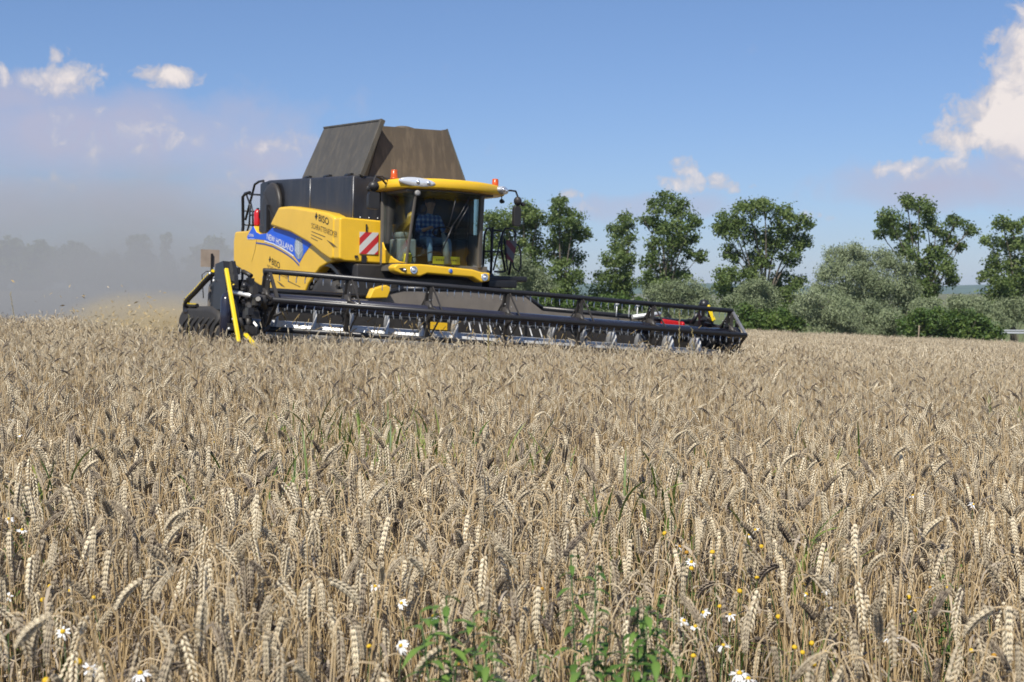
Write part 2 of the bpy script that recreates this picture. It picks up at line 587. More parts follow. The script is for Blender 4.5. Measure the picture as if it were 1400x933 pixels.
M['chaff'] = tint_mat('chaff', [(0.0, (0.36, 0.26, 0.11)), (1.0, (0.66, 0.52, 0.28))], 0.6, 0.3)

# ------------------------------------------------------------------ ground, road, hills, haze
def axis_pts(lo, hi, near, step):
    xs = list(np.arange(-near, near + 0.1, step))
    d = step
    x = near
    while x < hi:
        d *= 1.25
        x = min(hi, x + d)
        xs.append(x)
    d = step
    x = -near
    while x > lo:
        d *= 1.25
        x = max(lo, x - d)
        xs.insert(0, x)
    return np.array(xs)


GX = axis_pts(-3600, 3600, 60, 3.0)
GY = axis_pts(-600, 3800, 150, 4.0)
XX, YY = np.meshgrid(GX, GY, indexing='ij')
ZZ = ground_z(XX, YY) - G0
ZZ += 0.02 * np.sin(XX * 1.3) * np.sin(YY * 0.9)
gv = np.stack([XX, YY, ZZ], -1).reshape(-1, 3)
nx, ny = len(GX), len(GY)
ii, jj = np.meshgrid(np.arange(nx - 1), np.arange(ny - 1), indexing='ij')
a_ = (ii * ny + jj).ravel()
gf = np.stack([a_, a_ + ny, a_ + ny + 1, a_ + 1], -1)

mg = bpy.data.materials.new('soil_stubble_and_grass')
mg.use_nodes = True
t = NT(mg.node_tree)
ge = t.new('ShaderNodeNewGeometry')
s = t.new('ShaderNodeSeparateXYZ')
t.l.new(ge.outputs['Position'], s.inputs[0])
nf = t.noise(ge.outputs['Position'], 6.0, 8.0, 0.65)
nc = t.noise(ge.outputs['Position'], 0.12, 5.0, 0.6)
soil = t.ramp(nf, [(0.3, (0.055, 0.042, 0.028)), (0.55, (0.10, 0.078, 0.048)), (0.75, (0.20, 0.155, 0.09))])
stub = t.ramp(nf, [(0.3, (0.26, 0.20, 0.12)), (0.7, (0.42, 0.34, 0.20))])
gras = t.ramp(nc, [(0.35, (0.075, 0.11, 0.030)), (0.65, (0.17, 0.18, 0.06))])
farg = t.ramp(nc, [(0.35, (0.09, 0.11, 0.045)), (0.65, (0.20, 0.18, 0.10))])
yy = t.math('ADD', s.outputs[1], t.math('MULTIPLY', nc, 6.0))
f1 = t.math('MULTIPLY', t.math('SUBTRACT', yy, 84.0), 0.5, clamp=True)
left = t.math('MULTIPLY', t.math('SUBTRACT', -2.0, s.outputs[0]), 0.3, clamp=True)
c0 = t.mix(f1, soil, t.mix(left, gras, t.mix(0.5, stub, farg)))
f2 = t.math('MULTIPLY', t.math('SUBTRACT', s.outputs[1], 300.0), 0.01, clamp=True)
t.put(t.n['Principled BSDF'].inputs['Base Color'], t.mix(f2, c0, farg))
t.n['Principled BSDF'].inputs['Roughness'].default_value = 0.9
ground = bulk('ground', gv, gf, mg, smooth=True)
set_props(ground, kind='structure')

# far pale track on the left
mroad = mat('pale_track', (0.42, 0.39, 0.33), 0.9, var=0.15, scale=0.2)
rv = []
for x in np.linspace(-420, -60, 40):
    for y in (452.0, 458.0):
        rv.append((x, y, gz(x, y) + 0.06))
rf = [(2 * i, 2 * i + 2, 2 * i + 3, 2 * i + 1) for i in range(39)]
set_props(bulk('road', rv, np.array(rf), mroad), kind='structure')

# wooded hills on the horizon
def hill_profile(x, base):
    return base + 8 * mnoise.noise(Vector((x * 0.0013, 3.1, 0))) + 4 * mnoise.noise(Vector((x * 0.006, 7.7, 0)))


hv = []
hx = np.linspace(-3400, 3400, 240)
for x in hx:
    tall = 12 + 16 * math.exp(-((x - 1250) / 420) ** 2) + 12 * math.exp(-((x - 300) / 300) ** 2)
    h = max(4.0, hill_profile(x, tall))
    for k, (yy_, zz_) in enumerate(((2700, -6), (2850, h * 0.55), (3000, h), (3250, h * 0.8), (3600, -6))):
        hv.append((x, yy_ + 60 * mnoise.noise(Vector((x * 0.002, k, 0))), zz_ + (1.2 * mnoise.noise(Vector((x * 0.05, k * 5.0, 1))) if 0 < k < 4 else 0)))
hf = []
for i in range(239):
    for k in range(4):
        hf.append((i * 5 + k, (i + 1) * 5 + k, (i + 1) * 5 + k + 1, i * 5 + k + 1))
mhill = mat('wooded_hill', (0.05, 0.085, 0.035), 0.9, var=0.5, scale=0.02)
set_props(bulk('hills', hv, np.array(hf), mhill, smooth=True), kind='structure')


def volume_mat(name, col, dens, aniso=0.0):
    m = bpy.data.materials.new(name)
    m.use_nodes = True
    t = NT(m.node_tree)
    t.n.clear()
    pv = t.new('ShaderNodeVolumePrincipled')
    pv.inputs['Color'].default_value = (*col, 1)
    pv.inputs['Density'].default_value = dens
    pv.inputs['Anisotropy'].default_value = aniso
    out = t.new('ShaderNodeOutputMaterial')
    t.l.new(pv.outputs[0], out.inputs['Volume'])
    return m, t, pv


mhaze, _, _ = volume_mat('haze_air', (0.60, 0.74, 1.0), 0.00013)
hz = MB().box((-3900, -700, -8.5), (3900, 3900, 45)).build('haze', mhaze)
set_props(hz, 'thin blue summer haze over the whole field and the far hills', 'haze', kind='stuff')
# ------------------------------------------------------------------ the combine harvester
TH = R(30)
ROLL = R(1.3)
HROLL = R(4.2 - 1.3)
O = Vector((-1.57, 25.4, 0))
Fv = Vector((math.sin(TH), -math.cos(TH), 0))
V0 = Vector((math.cos(TH), math.sin(TH), 0))
Zv = Vector((0, 0, 1))
Vv = V0 * math.cos(ROLL) - Zv * math.sin(ROLL)
Wv = Zv * math.cos(ROLL) + V0 * math.sin(ROLL)
RM = Matrix((Fv, Vv, Wv)).transposed()
GO = 0.23
combine = empty('combine_harvester', O - Zv * GO, 'big yellow and dark grey combine harvester with a wide black reel cutting the wheat', 'combine harvester', rot=RM.to_euler())
OFF = tuple(RM.transposed() @ (Zv * GO))
UVW = lambda u, v, ww: O + Fv * u + Vv * v + Wv * ww


def part(mb, name, mats, bevel=0.0, seg=2, parent=None, label=None):
    o = mb.build(name, mats, parent or combine, OFF if parent is None else (0, 0, 0), bevel, seg)
    if label:
        o['label'] = label
    return o


def pv(v):  # prism along v
    return lambda u, ww: (u, v, ww)


def pu(u):
    return lambda v, ww: (u, v, ww)


# chassis and inner body
b = MB()
b.box((-5.9, -1.38, 0.75), (-0.12, 0.98, 2.35))
b.box((-6.3, -1.2, 1.1), (-5.9, 1.2, 2.6))
b.box((-5.2, -1.25, 2.35), (-0.1, 0.95, 2.62))
b.box((-0.14, -1.45, 1.1), (0.1, 0.98, 1.84))
b.beam((-0.95, -1.5, 0.75), (-0.95, 1.5, 0.75), 0.35)
b.beam((-5.0, -1.4, 0.5), (-5.0, 1.4, 0.5), 0.25)
b.box((0.1, -0.85, 1.25), (0.62, 0.8, 1.62))
chassis = part(b, 'chassis', M['black_dusty'], 0.03)

LOW = [(-6.04, 2.43), (-5.96, 2.63), (-5.16, 2.62), (-4.80, 2.71), (-4.62, 2.58), (-4.40, 2.53), (-3.97, 2.53), (-3.64, 2.64), (-2.55, 2.52),
       (-1.45, 2.30), (-0.30, 1.96), (-0.36, 1.90), (-0.8, 1.85), (-1.15, 1.78), (-1.47, 1.62), (-1.72, 1.48), (-1.89, 1.32), (-2.9, 1.30), (-3.71, 1.33), (-4.6, 1.52), (-5.49, 1.80), (-6.02, 1.93)]
b = MB().prism(LOW, pv(-1.65), pv(-1.42))
side = part(b, 'side_panel', M['yellow'], 0.075, 3)
b = MB().prism([p for p in LOW if p[0] < -1.6], pv(1.65), pv(1.42))
part(b, 'side_panel', M['yellow'], 0.075, 3)
b = MB()
b.tube([(-4.56, -1.648, 2.42), (-4.66, -1.648, 2.2), (-4.84, -1.646, 1.98), (-4.90, -1.63, 1.80)], 0.008, 4)
part(b, 'panel_seam', M['ink'], parent=side)
UP = [(-3.10, 3.00), (-2.5, 2.985), (-1.78, 2.91), (-1.2, 2.84), (-0.60, 2.76), (-0.36, 2.70), (-0.26, 2.66), (-0.28, 1.92), (-0.42, 1.90), (-0.85, 2.02), (-1.49, 2.24), (-2.43, 2.47), (-3.60, 2.66)]
b = MB().prism(UP, pv(-1.75), pv(-1.46))
upper = part(b, 'tank_side_panel', M['yellow'], 0.06, 3)
b = MB().prism([p for p in UP if p[0] < -1.4], pv(1.75), pv(1.46))
part(b, 'tank_side_panel', M['yellow'], 0.06, 3)
b = MB().prism([(-1.75, 2.645), (-1.66, 2.66), (-0.93, 2.63), (-0.86, 2.60), (-0.86, 1.90), (-0.92, 1.86), (-1.66, 1.88), (-1.75, 1.92)], pu(-0.27), pu(0.0))
frontp = part(b, 'front_panel', M['yellow'], 0.05, 3)
part(MB().box((0.006, -1.37, 2.02), (0.018, -1.01, 2.41)), 'warning_board', M['stripes'], parent=frontp)
for lo_, hi_ in (((0.005, -1.255, 2.42), (0.03, -1.235, 2.55)), ((0.005, -1.33, 1.86), (0.03, -1.24, 2.0)), ((0.005, -1.46, 1.95), (0.025, -1.40, 1.99))):
    part(MB().box(lo_, hi_), 'latch', M['black'], parent=frontp)
part(MB().box((0.02, -1.40, 1.74), (0.07, -1.28, 1.81)), 'reflector', M['orange'], 0.01)

# livery: blue band, stripes, lettering
BL = [(-5.15, 2.50), (-4.80, 2.70), (-4.62, 2.57), (-4.40, 2.52), (-3.97, 2.52), (-3.64, 2.62), (-2.55, 2.49), (-1.47, 2.245), (-1.66, 2.18), (-1.92, 2.05), (-2.16, 1.89), (-2.49, 2.055), (-3.13, 2.225), (-4.09, 2.39), (-4.6, 2.43), (-5.12, 2.44)]
dec = part(MB().prism(BL, pv(-1.656), pv(-1.64)), 'decal', M['blue'], parent=side)


def ribbon(pts, wdt, v, name, m, parent):
    b = MB()
    for (p, q) in zip(pts[:-1], pts[1:]):
        b.prism([(p[0], p[1]), (q[0], q[1]), (q[0], q[1] - wdt), (p[0], p[1] - wdt)], pv(v), pv(v + 0.01))
    return part(b, name, m, parent=parent)


LINE = [(-5.12, 2.44), (-4.6, 2.43), (-4.09, 2.39), (-3.6, 2.325), (-3.13, 2.225), (-2.8, 2.145), (-2.49, 2.055), (-2.16, 1.89)]
ribbon([(u, w_ - 0.012) for u, w_ in LINE[2:7]], 0.022, -1.6585, 'stripe', M['white'], side)
ribbon([(u, w_ - 0.066) for u, w_ in LINE[1:-1]] + [(-2.17, 1.86)], 0.028, -1.6575, 'stripe', M['blue_dark'], side)
part(MB().prism([(-5.14, 2.452), (-4.7, 2.435), (-4.7, 2.425), (-5.12, 2.44)], pv(-1.659), pv(-1.65)), 'stripe', M['white'], parent=side)


def lettering(txt, u0, w0, u1, w1, height, v, m, parent, bold=0.0, name='lettering'):
    cu = bpy.data.curves.new('t', 'FONT')
    cu.body = txt
    cu.offset = bold
    cu.extrude = 0.0
    tmp = bpy.data.objects.new('t', cu)
    COL.objects.link(tmp)
    dg = bpy.context.evaluated_depsgraph_get()
    me0 = tmp.evaluated_get(dg).to_mesh()
    vs = [tuple(x.co) for x in me0.vertices]
    fs = [tuple(p.vertices) for p in me0.polygons]
    tmp.evaluated_get(dg).to_mesh_clear()
    bpy.data.objects.remove(tmp)
    bpy.data.curves.remove(cu)
    xs = [p[0] for p in vs]
    ys = [p[1] for p in vs]
    L = math.hypot(u1 - u0, w1 - w0)
    ca, sa = (u1 - u0) / L, (w1 - w0) / L
    out = []
    for p in vs:
        x = (p[0] - min(xs)) / (max(xs) - min(xs)) * L
        y = (p[1] - min(ys)) / (max(ys) - min(ys)) * height
        out.append((u0 + x * ca, v, w0 + x * sa + y))      # sheared along the rising line, verticals stay upright
    o = MB().add(out, fs).build(name, m, parent, (0, 0, 0), fixn=False)
    for p in o.data.polygons:
        p.use_smooth = False
    return o


lettering('NEW HOLLAND', -3.95, 2.405, -2.48, 2.10, 0.125, -1.6605, M['white'], side, 0.010)
lettering('CR9080', -5.06, 2.495, -4.73, 2.475, 0.06, -1.6605, M['white'], side, 0.004)
lettering('BISO', -0.98, 2.63, -0.50, 2.53, 0.125, -1.7545, M['ink'], upper, 0.007)
lettering('SCHRATTENECKER', -1.32, 2.515, -0.10, 2.295, 0.10, -1.7545, M['ink_thin'], upper, 0.0)
lettering('BISO', -3.66, 1.89, -3.20, 1.79, 0.125, -1.6545, M['ink'], side, 0.007)
lettering('SCHRATTENECKER', -3.91, 1.80, -2.75, 1.585, 0.095, -1.6545, M['ink_thin'], side, 0.0)


def emblem(uc, wc, rr, v, parent):
    b = MB()
    for k in range(8):
        a = k * math.pi / 4
        c, s_ = math.cos(a), math.sin(a)
        r1 = rr if k % 2 == 0 else rr * 0.75
        b.prism([(uc + 0.2 * r1 * c, wc + 0.2 * r1 * s_), (uc + 0.62 * r1 * math.cos(a - 0.3), wc + 0.62 * r1 * math.sin(a - 0.3)), (uc + r1 * c, wc + r1 * s_), (uc + 0.62 * r1 * math.cos(a + 0.3), wc + 0.62 * r1 * math.sin(a + 0.3))], pv(v), pv(v + 0.006))
    b.ball((uc, v + 0.004, wc), (rr * 0.55, 0.006, rr * 0.55), 8)
    part(b, 'emblem', M['ink'], parent=parent)


emblem(-1.10, 2.72, 0.075, -1.756, upper)
emblem(-3.77, 1.99, 0.07, -1.656, side)
# thin print lines and swoosh below the lettering
b = MB()
for (p, q, h) in (((-1.32, 2.46), (-0.66, 2.335), 0.012), ((-1.33, 2.40), (-0.80, 2.29), 0.012), ((-1.34, 2.345), (-1.02, 2.275), 0.012)):
    b.prism([p, q, (q[0], q[1] - h), (p[0], p[1] - h)], pv(-1.755), pv(-1.75))
b.prism([(-0.58, 2.27), (-0.30, 2.20), (-0.10, 2.12), (-0.33, 2.16)], pv(-1.755), pv(-1.75))
part(b, 'printed_line', M['ink_thin'], parent=upper)
b = MB()
b.prism([(-3.36, 1.56), (-3.1, 1.50), (-2.9, 1.43), (-3.12, 1.465)], pv(-1.656), pv(-1.65))
b.prism([(-2.75, 1.56), (-2.1, 1.44), (-2.1, 1.43), (-2.75, 1.545)], pv(-1.656), pv(-1.65))
part(b, 'printed_line', M['ink_thin'], parent=side)
# leaf emblem on the blue band: a shield of ribs
b = MB()
uc, wc = -2.19, 2.165
out_ = [(uc + 0.23 * math.sin(a), wc + 0.205 * math.cos(a) - 0.05 * abs(math.sin(a)) * math.sin(a)) for a in np.linspace(0, 2 * math.pi, 20, endpoint=False)]
b.prism(out_, pv(-1.659), pv(-1.65), 1)
for s_ in (-1, 1):
    for k in range(5):
        y0 = wc - 0.13 + 0.055 * k
        b.prism([(uc + s_ * 0.012, y0), (uc + s_ * (0.19 - 0.012 * k), y0 + 0.10), (uc + s_ * (0.19 - 0.012 * k), y0 + 0.13), (uc + s_ * 0.012, y0 + 0.033)], pv(-1.6625), pv(-1.66), 0)
b.prism([(uc - 0.008, wc - 0.2), (uc + 0.008, wc - 0.2), (uc + 0.008, wc + 0.19), (uc - 0.008, wc + 0.19)], pv(-1.663), pv(-1.66), 0)
part(b, 'leaf_emblem', [mat('pale_grey_print', (0.52, 0.56, 0.58), 0.5), M['silver_leaf']], parent=side)

# grain tank
b = MB()
TK = [(-4.42, 2.55), (-4.42, 3.63), (-0.03, 3.41), (-0.03, 2.55)]
b.prism(TK, pv(-1.50), pv(0.93))
tank = part(b, 'grain_tank', M['slate'], 0.045, 3)
part(MB().tube([(-2.05, -1.502, 2.9), (-2.05, -1.502, 3.49)], 0.009, 4), 'tank_seam', M['greysteel'], parent=tank)
part(MB().tube([(-0.03, -1.49, 2.63), (-0.03, -1.49, 3.38)], 0.012, 4), 'tank_seam', M['greysteel'], parent=tank)
for k in range(4):
    part(MB().ball((-0.025, -1.35 + 0.17 * k, 2.67), 0.014, 6), 'rivet', M['white'], parent=tank)
# opened tank covers
def sheet(quad, thick, nrm):
    q = [Vector(p) for p in quad]
    nrm = Vector(nrm).normalized() * thick
    b = MB()
    n = len(q)
    vs = q + [p + nrm for p in q]
    b.add(vs, [tuple(range(n)), tuple(reversed(range(n, 2 * n)))] + [(i, (i + 1) % n, n + (i + 1) % n, n + i) for i in range(n)])
    return b


b = sheet([(-2.91, -1.35, 3.55), (-0.02, -1.35, 3.40), (-0.06, -0.95, 4.43), (-2.76, -0.95, 4.57)], 0.05, (0, 0.93, -0.36))
b.beam((-2.77, -0.95, 4.575), (-0.05, -0.95, 4.435), 0.035)
b.beam((-0.03, -1.345, 3.41), (-0.06, -0.93, 4.44), 0.07, 0.09)
sc_ = part(b, 'tank_cover', M['cover'], 0.006)
b = sheet([(-0.14, -1.16, 3.41), (-0.14, 0.80, 3.41), (-0.34, 0.50, 4.39), (-0.34, -0.80, 4.37)], 0.04, (-0.97, 0, -0.2))
part(b, 'tank_cover', M['cover_brown'], 0.006)
b = sheet([(-0.16, 0.86, 3.41), (-2.9, 0.92, 3.5), (-2.76, 0.55, 4.5), (-0.40, 0.56, 4.43)], 0.05, (0, -0.93, -0.36))
b.beam((-0.16, 0.83, 3.41), (-0.40, 0.54, 4.43), 0.03)
b.ball((-0.37, 0.55, 4.25), 0.035, 6)
part(b, 'tank_cover', M['cover'], 0.006)
b = sheet([(-2.9, -1.2, 3.5), (-2.9, 1.2, 3.5), (-2.7, 0.6, 4.45), (-2.7, -0.9, 4.45)], 0.04, (1, 0, -0.2))
part(b, 'tank_cover', M['cover_brown'], 0.006)
for u0 in (-2.5, -1.5, -0.5):
    part(MB().box((u0 - 0.12, -1.40, 3.46 - 0.05 * (u0 + 1.5)), (u0 + 0.12, -1.34, 3.53 - 0.05 * (u0 + 1.5))).tube([(u0 - 0.14, -1.40, 3.50 - 0.05 * (u0 + 1.5)), (u0 + 0.14, -1.40, 3.50 - 0.05 * (u0 + 1.5))], 0.02, 6), 'cover_hinge', M['black'])
b = MB().lathe([(0.05, 4.36), (0.20, 4.38), (0.21, 4.44), (0.12, 4.47), (0.03, 4.475)], (-0.7, -0.22, -0.03), 'z', 16)
part(b, 'vent_cap', M['cover_brown'])

# rotary dust screen behind the tank
b = MB()
b.prism([(-4.86, 2.62), (-4.86, 3.60), (-4.45, 3.62), (-3.55, 3.55), (-3.36, 3.35), (-3.36, 2.62), (-3.7, 2.45), (-4.5, 2.50)], pv(-1.50), pv(-1.15))
scr = part(b, 'cooler_housing', M['black'], 0.04)
b = MB()
prof = [(0.50, -1.50), (0.52, -1.56), (0.49, -1.60), (0.42, -1.605), (0.15, -1.61), (0.02, -1.61)]
b.lathe(prof, (-3.98, 0, 3.03), 'y', 32)
ds = part(b, 'dust_screen', M['black_dusty'], parent=scr)
b = MB()
b.prism([(-4.10, 2.56), (-3.94, 2.56), (-3.95, 3.10), (-4.04, 3.10)], pv(-1.68), pv(-1.615))
b.tube([(-3.98, -1.63, 3.05), (-3.60, -1.63, 2.75)], 0.012, 6)
b.tube([(-3.98, -1.63, 3.05), (-4.3, -1.63, 3.38)], 0.010, 6)
part(b, 'suction_arm', M['black'], 0.015, parent=scr)
b = MB().prism([(-4.62, 2.58), (-4.40, 2.53), (-3.97, 2.53), (-3.70, 2.62), (-3.70, 2.72), (-4.62, 2.72)], pv(-1.6), pv(-1.40))
part(b, 'cooler_base', M['black_dusty'], 0.03)

# rear ladder rails, fire extinguisher
b = MB()
for v in (-1.40, -0.95):
    b.tube([(-6.15, v, 1.9), (-6.2, v, 2.3), (-6.22, v, 2.55), (-6.15, v, 2.75), (-6.2, v, 3.40), (-6.05, v, 3.46), (-5.75, v, 3.47)], 0.035, 6)
    b.tube([(-5.9, v, 2.62), (-5.75, v, 2.8), (-5.72, v, 3.2), (-5.95, v, 3.42)], 0.022, 6)
b.tube([(-6.0, -1.40, 2.9), (-5.65, -1.40, 3.35), (-5.45, -1.40, 3.62), (-5.2, -1.40, 3.66), (-4.92, -1.40, 3.66), (-4.86, -1.40, 3.5), (-4.86, -1.40, 2.7)], 0.026, 6)
b.tube([(-5.75, -1.40, 3.43), (-4.88, -1.40, 3.36)], 0.022, 6)
b.tube([(-5.70, -1.40, 2.98), (-4.88, -1.40, 2.98)], 0.018, 6)
b.tube([(-5.72, -1.40, 3.3), (-5.55, -1.40, 3.05), (-5.52, -1.40, 2.66)], 0.020, 6)
b.tube([(-6.2, -1.4, 2.62), (-6.0, -1.4, 2.55), (-5.85, -1.4, 2.6)], 0.045, 6)
for k in range(8):
    b.tube([(-6.17, -1.40, 1.0 + 0.3 * k), (-6.17, -0.95, 1.0 + 0.3 * k)], 0.018, 6)
b.tube([(-6.15, -1.4, 0.8), (-6.15, -1.4, 1.9)], 0.03, 6)
b.tube([(-6.15, -0.95, 0.8), (-6.15, -0.95, 1.9)], 0.03, 6)
part(b, 'rear_ladder', M['black'])
b = MB()
b.box((-7.52, -1.90, 1.90), (-7.48, -1.48, 2.29), 0)
b.beam((-7.46, -1.66, 1.5), (-7.46, -1.66, 2.2), 0.05, 0.03, 1)
b.tube([(-7.4, -1.86, 1.2), (-7.4, -1.90, 1.72), (-7.4, -1.80, 1.80), (-7.4, -1.2, 1.80), (-6.7, -0.9, 1.80)], 0.012, 6, 1)
b.tube([(-7.46, -1.66, 1.5), (-6.8, -1.0, 1.4)], 0.03, 6, 1)
part(b, 'rear_light_board', [mat('faded_light_board', (0.36, 0.29, 0.23), 0.6, var=0.2), M['black']])
b = MB()
b.box((-7.2, -1.1, 0.8), (-6.2, 1.1, 1.5)).box((-6.9, -0.9, 1.5), (-6.2, 0.9, 2.1))
part(b, 'straw_hood', M['black_dusty'], 0.1, 3)

ext = empty('fire_extinguisher', UVW(-5.13, -1.44, 2.72), 'red fire extinguisher strapped to the black rear rails of the combine', 'fire extinguisher', rot=RM.to_euler())
ext.scale = (0.85, 0.85, 0.85)
MB().lathe([(0.03, 0.0), (0.085, 0.02), (0.09, 0.05), (0.09, 0.33), (0.06, 0.40), (0.025, 0.42)], (0, 0, 0), 'z', 14).build('cylinder_body', M['red'], ext)
MB().box((-0.05, -0.02, 0.415), (0.05, 0.02, 0.45)).tube([(0.03, 0, 0.43), (0.10, 0, 0.40), (0.11, 0, 0.2)], 0.012, 6).build('valve', M['black'], ext)


# wheels
def wheel(name, u, v, rad, wid, hub):
    wc_ = rad - 0.02
    zc = wc_ + (gz(*(O + Fv * u + V0 * v)[:2])) - (-math.sin(ROLL) * v)
    s_ = 1 if v > 0 else -1
    b = MB()
    b.lathe([(rad * 0.55, -wid / 2), (rad * 0.8, -wid / 2 * 1.05), (rad * 0.95, -wid / 2 * 0.95), (rad * 0.97, 0), (rad * 0.95, wid / 2 * 0.95), (rad * 0.8, wid / 2 * 1.05), (rad * 0.55, wid / 2)], (u, v, zc), 'y', 40)
    n = 22
    for k in range(n):
        for sd_ in (-1, 1):
            a = 2 * math.pi * (k + (0.5 if sd_ > 0 else 0)) / n
            a2 = a + 0.16
            p = Vector((u + rad * 0.98 * math.cos(a), v + sd_ * wid * 0.50, zc + rad * 0.98 * math.sin(a)))
            q = Vector((u + rad * 0.98 * math.cos(a2), v + sd_ * 0.02, zc + rad * 0.98 * math.sin(a2)))
            b.beam(p, q, 0.06, 0.06, 0, up=(math.cos(a), 0, math.sin(a)))
    root = part(b, name, M['rubber'])
    b = MB()
    b.lathe([(rad * 0.56, v - wid * 0.46), (rad * 0.5, v - wid * 0.40), (rad * 0.30, v + s_ * wid * 0.15), (rad * 0.12, v + s_ * wid * 0.2), (0.02, v + s_ * wid * 0.2)], (u, 0, zc), 'y', 28)
    part(b, 'rim', hub, parent=root)
    return root


for v in (-1.3, 1.3):
    wheel('front_wheel', -0.95, v, 0.95, 0.68, M['rim'])
    wheel('rear_wheel', -5.0, v, 0.70, 0.5, M['rim'])
b = MB()
arc = [(-0.95 + 1.06 * math.cos(a), 0.82 + 1.06 * math.sin(a)) for a in np.linspace(R(20), R(160), 14)]
inn = [(-0.95 + 0.99 * math.cos(a), 0.82 + 0.99 * math.sin(a)) for a in np.linspace(R(160), R(20), 14)]
b.prism(arc + inn, pv(-1.62), pv(-1.0))
b.prism(arc + inn, pv(1.62), pv(1.0))
part(b, 'wheel_arch', M['black'])

# cab
b = MB()
b.box((0.02, -0.98, 1.72), (0.80, 0.80, 1.85))
b.beam((0.15, -0.98, 1.85), (0.15, -0.98, 3.14), 0.09, 0.07)
b.beam((0.15, 0.79, 1.85), (0.15, 0.79, 3.14), 0.09, 0.07)
b.beam((0.78, -0.82, 1.84), (1.08, -0.79, 3.12), 0.045, 0.05)
b.beam((0.78, 0.63, 1.82), (1.08, 0.50, 3.10), 0.075, 0.09)
b.box((0.1, -0.97, 3.08), (1.06, 0.75, 3.135))
b.prism([(1.06, -0.8), (1.2, -0.45), (1.23, -0.1), (1.2, 0.25), (1.06, 0.55)], lambda u, v: (u, v, 3.10), lambda u, v: (u, v, 3.132))
cab = part(b, 'cab', [M['pillar']], 0.012)


part(MB().box((0.0, -0.97, 1.85), (0.06, 0.77, 3.075)), 'rear_wall', M['interior'], 0.01, parent=cab)


def pane(pts_bot, pts_top, th, name):
    n = len(pts_bot)
    vs = [Vector(p) for p in pts_bot] + [Vector(p) for p in pts_top]
    fs = [(i, i + 1, n + i + 1, n + i) for i in range(n - 1)]
    o = MB().add(vs, fs, 0, True).build(name, M['glass'], cab, (0, 0, 0), fixn=False)
    md = o.modifiers.new('thick', 'SOLIDIFY')
    md.thickness = th
    return o


NW = 9
bot = [(0.76 + 0.13 * (1 - ((2 * i / (NW - 1)) - 1) ** 2), -0.80 + 1.41 * i / (NW - 1), 1.86 - 0.02 * i / NW) for i in range(NW)]
top = [(1.07 + 0.16 * (1 - ((2 * i / (NW - 1)) - 1) ** 2), -0.77 + 1.26 * i / (NW - 1), 3.12) for i in range(NW)]
pane(bot, top, 0.006, 'windscreen')
pane([(0.19, -0.985, 1.87), (0.5, -0.94, 1.87), (0.74, -0.83, 1.86)], [(0.19, -0.985, 3.1), (0.66, -0.92, 3.1), (1.05, -0.81, 3.1)], 0.006, 'side_window')
pane([(0.19, 0.795, 1.87), (0.5, 0.76, 1.87), (0.74, 0.66, 1.86)], [(0.19, 0.795, 3.1), (0.66, 0.70, 3.1), (1.05, 0.54, 3.1)], 0.006, 'side_window')
b = MB()
tri = [(0.20, 1.86), (0.95, 1.86), (0.72, 1.89), (0.55, 1.95), (0.40, 2.04), (0.28, 2.14), (0.20, 2.24)]
vv_ = lambda u: -1.02 + 0.17 * max(0, u - 0.3)
b.prism(tri, lambda u, w_: (u, vv_(u), w_), lambda u, w_: (u, vv_(u) + 0.03, w_))
part(b, 'cab_corner_trim', M['yellow'], 0.008, parent=cab)
# roof
plan = [(-0.12, -1.05), (0.25, -1.16), (0.62, -1.19), (0.98, -1.12), (1.20, -0.86), (1.34, -0.45), (1.38, -0.05), (1.34, 0.35), (1.20, 0.74), (0.98, 1.02), (0.62, 1.10), (0.25, 1.08), (-0.12, 0.98)]
b = MB()
lay = []
for (w_, k) in ((3.14, 0.92), (3.15, 0.985), (3.17, 1.0), (3.275, 0.997), (3.305, 0.975), (3.32, 0.92), (3.325, 0.5)):
    lay.append([(0.5 + (u - 0.5) * k, -0.04 + (v + 0.04) * k, w_ - 0.02 * ((v + 0.04) / 1.15) ** 2 - 0.012 * (v + 0.04)) for (u, v) in plan])
vs = [p for l in lay for p in l]
n = len(plan)
fs = [(i * n + j, i * n + (j + 1) % n, (i + 1) * n + (j + 1) % n, (i + 1) * n + j) for i in range(len(lay) - 1) for j in range(n)]
fs += [tuple(reversed(range(n))), tuple(range((len(lay) - 1) * n, len(lay) * n))]
b.add(vs, fs, 0, True)
roof = part(b, 'roof', M['yellow'], parent=cab)
roof.modifiers.new('es', 'EDGE_SPLIT').split_angle = R(50)


def lens(c, d, half, hh, name='work_light'):
    """an elongated lamp cluster along direction d, lying on the roof edge"""
    c = Vector(c)
    d = Vector(d).normalized()
    nrm = d.cross(Vector((0, 0, 1))).normalized()
    if nrm.x < 0:
        nrm = -nrm
    c = c + nrm * 0.035
    b = MB()
    rows = 18
    ring = []
    for i in range(rows):
        a = 2 * math.pi * i / rows
        ring.append((math.cos(a), math.sin(a)))
    for lay_, off, k in ((0, -0.05, 1.0), (1, 0.015, 1.0), (2, 0.03, 0.86), (3, 0.034, 0.3)):
        pass
    vs = []
    for off, k in ((-0.06, 1.0), (0.012, 1.0), (0.028, 0.86), (0.033, 0.3)):
        for (ca, sa) in ring:
            vs.append(c + d * (half * k * ca) + Vector((0, 0, hh * k * sa)) + nrm * off)
    fs = [(i * rows + j, i * rows + (j + 1) % rows, (i + 1) * rows + (j + 1) % rows, (i + 1) * rows + j) for i in range(3) for j in range(rows)]
    fs.append(tuple(range(3 * rows, 4 * rows)))
    b.add(vs, fs, 0, True)
    o = part(b, name, M['lens'], parent=cab)
    return c, d, nrm


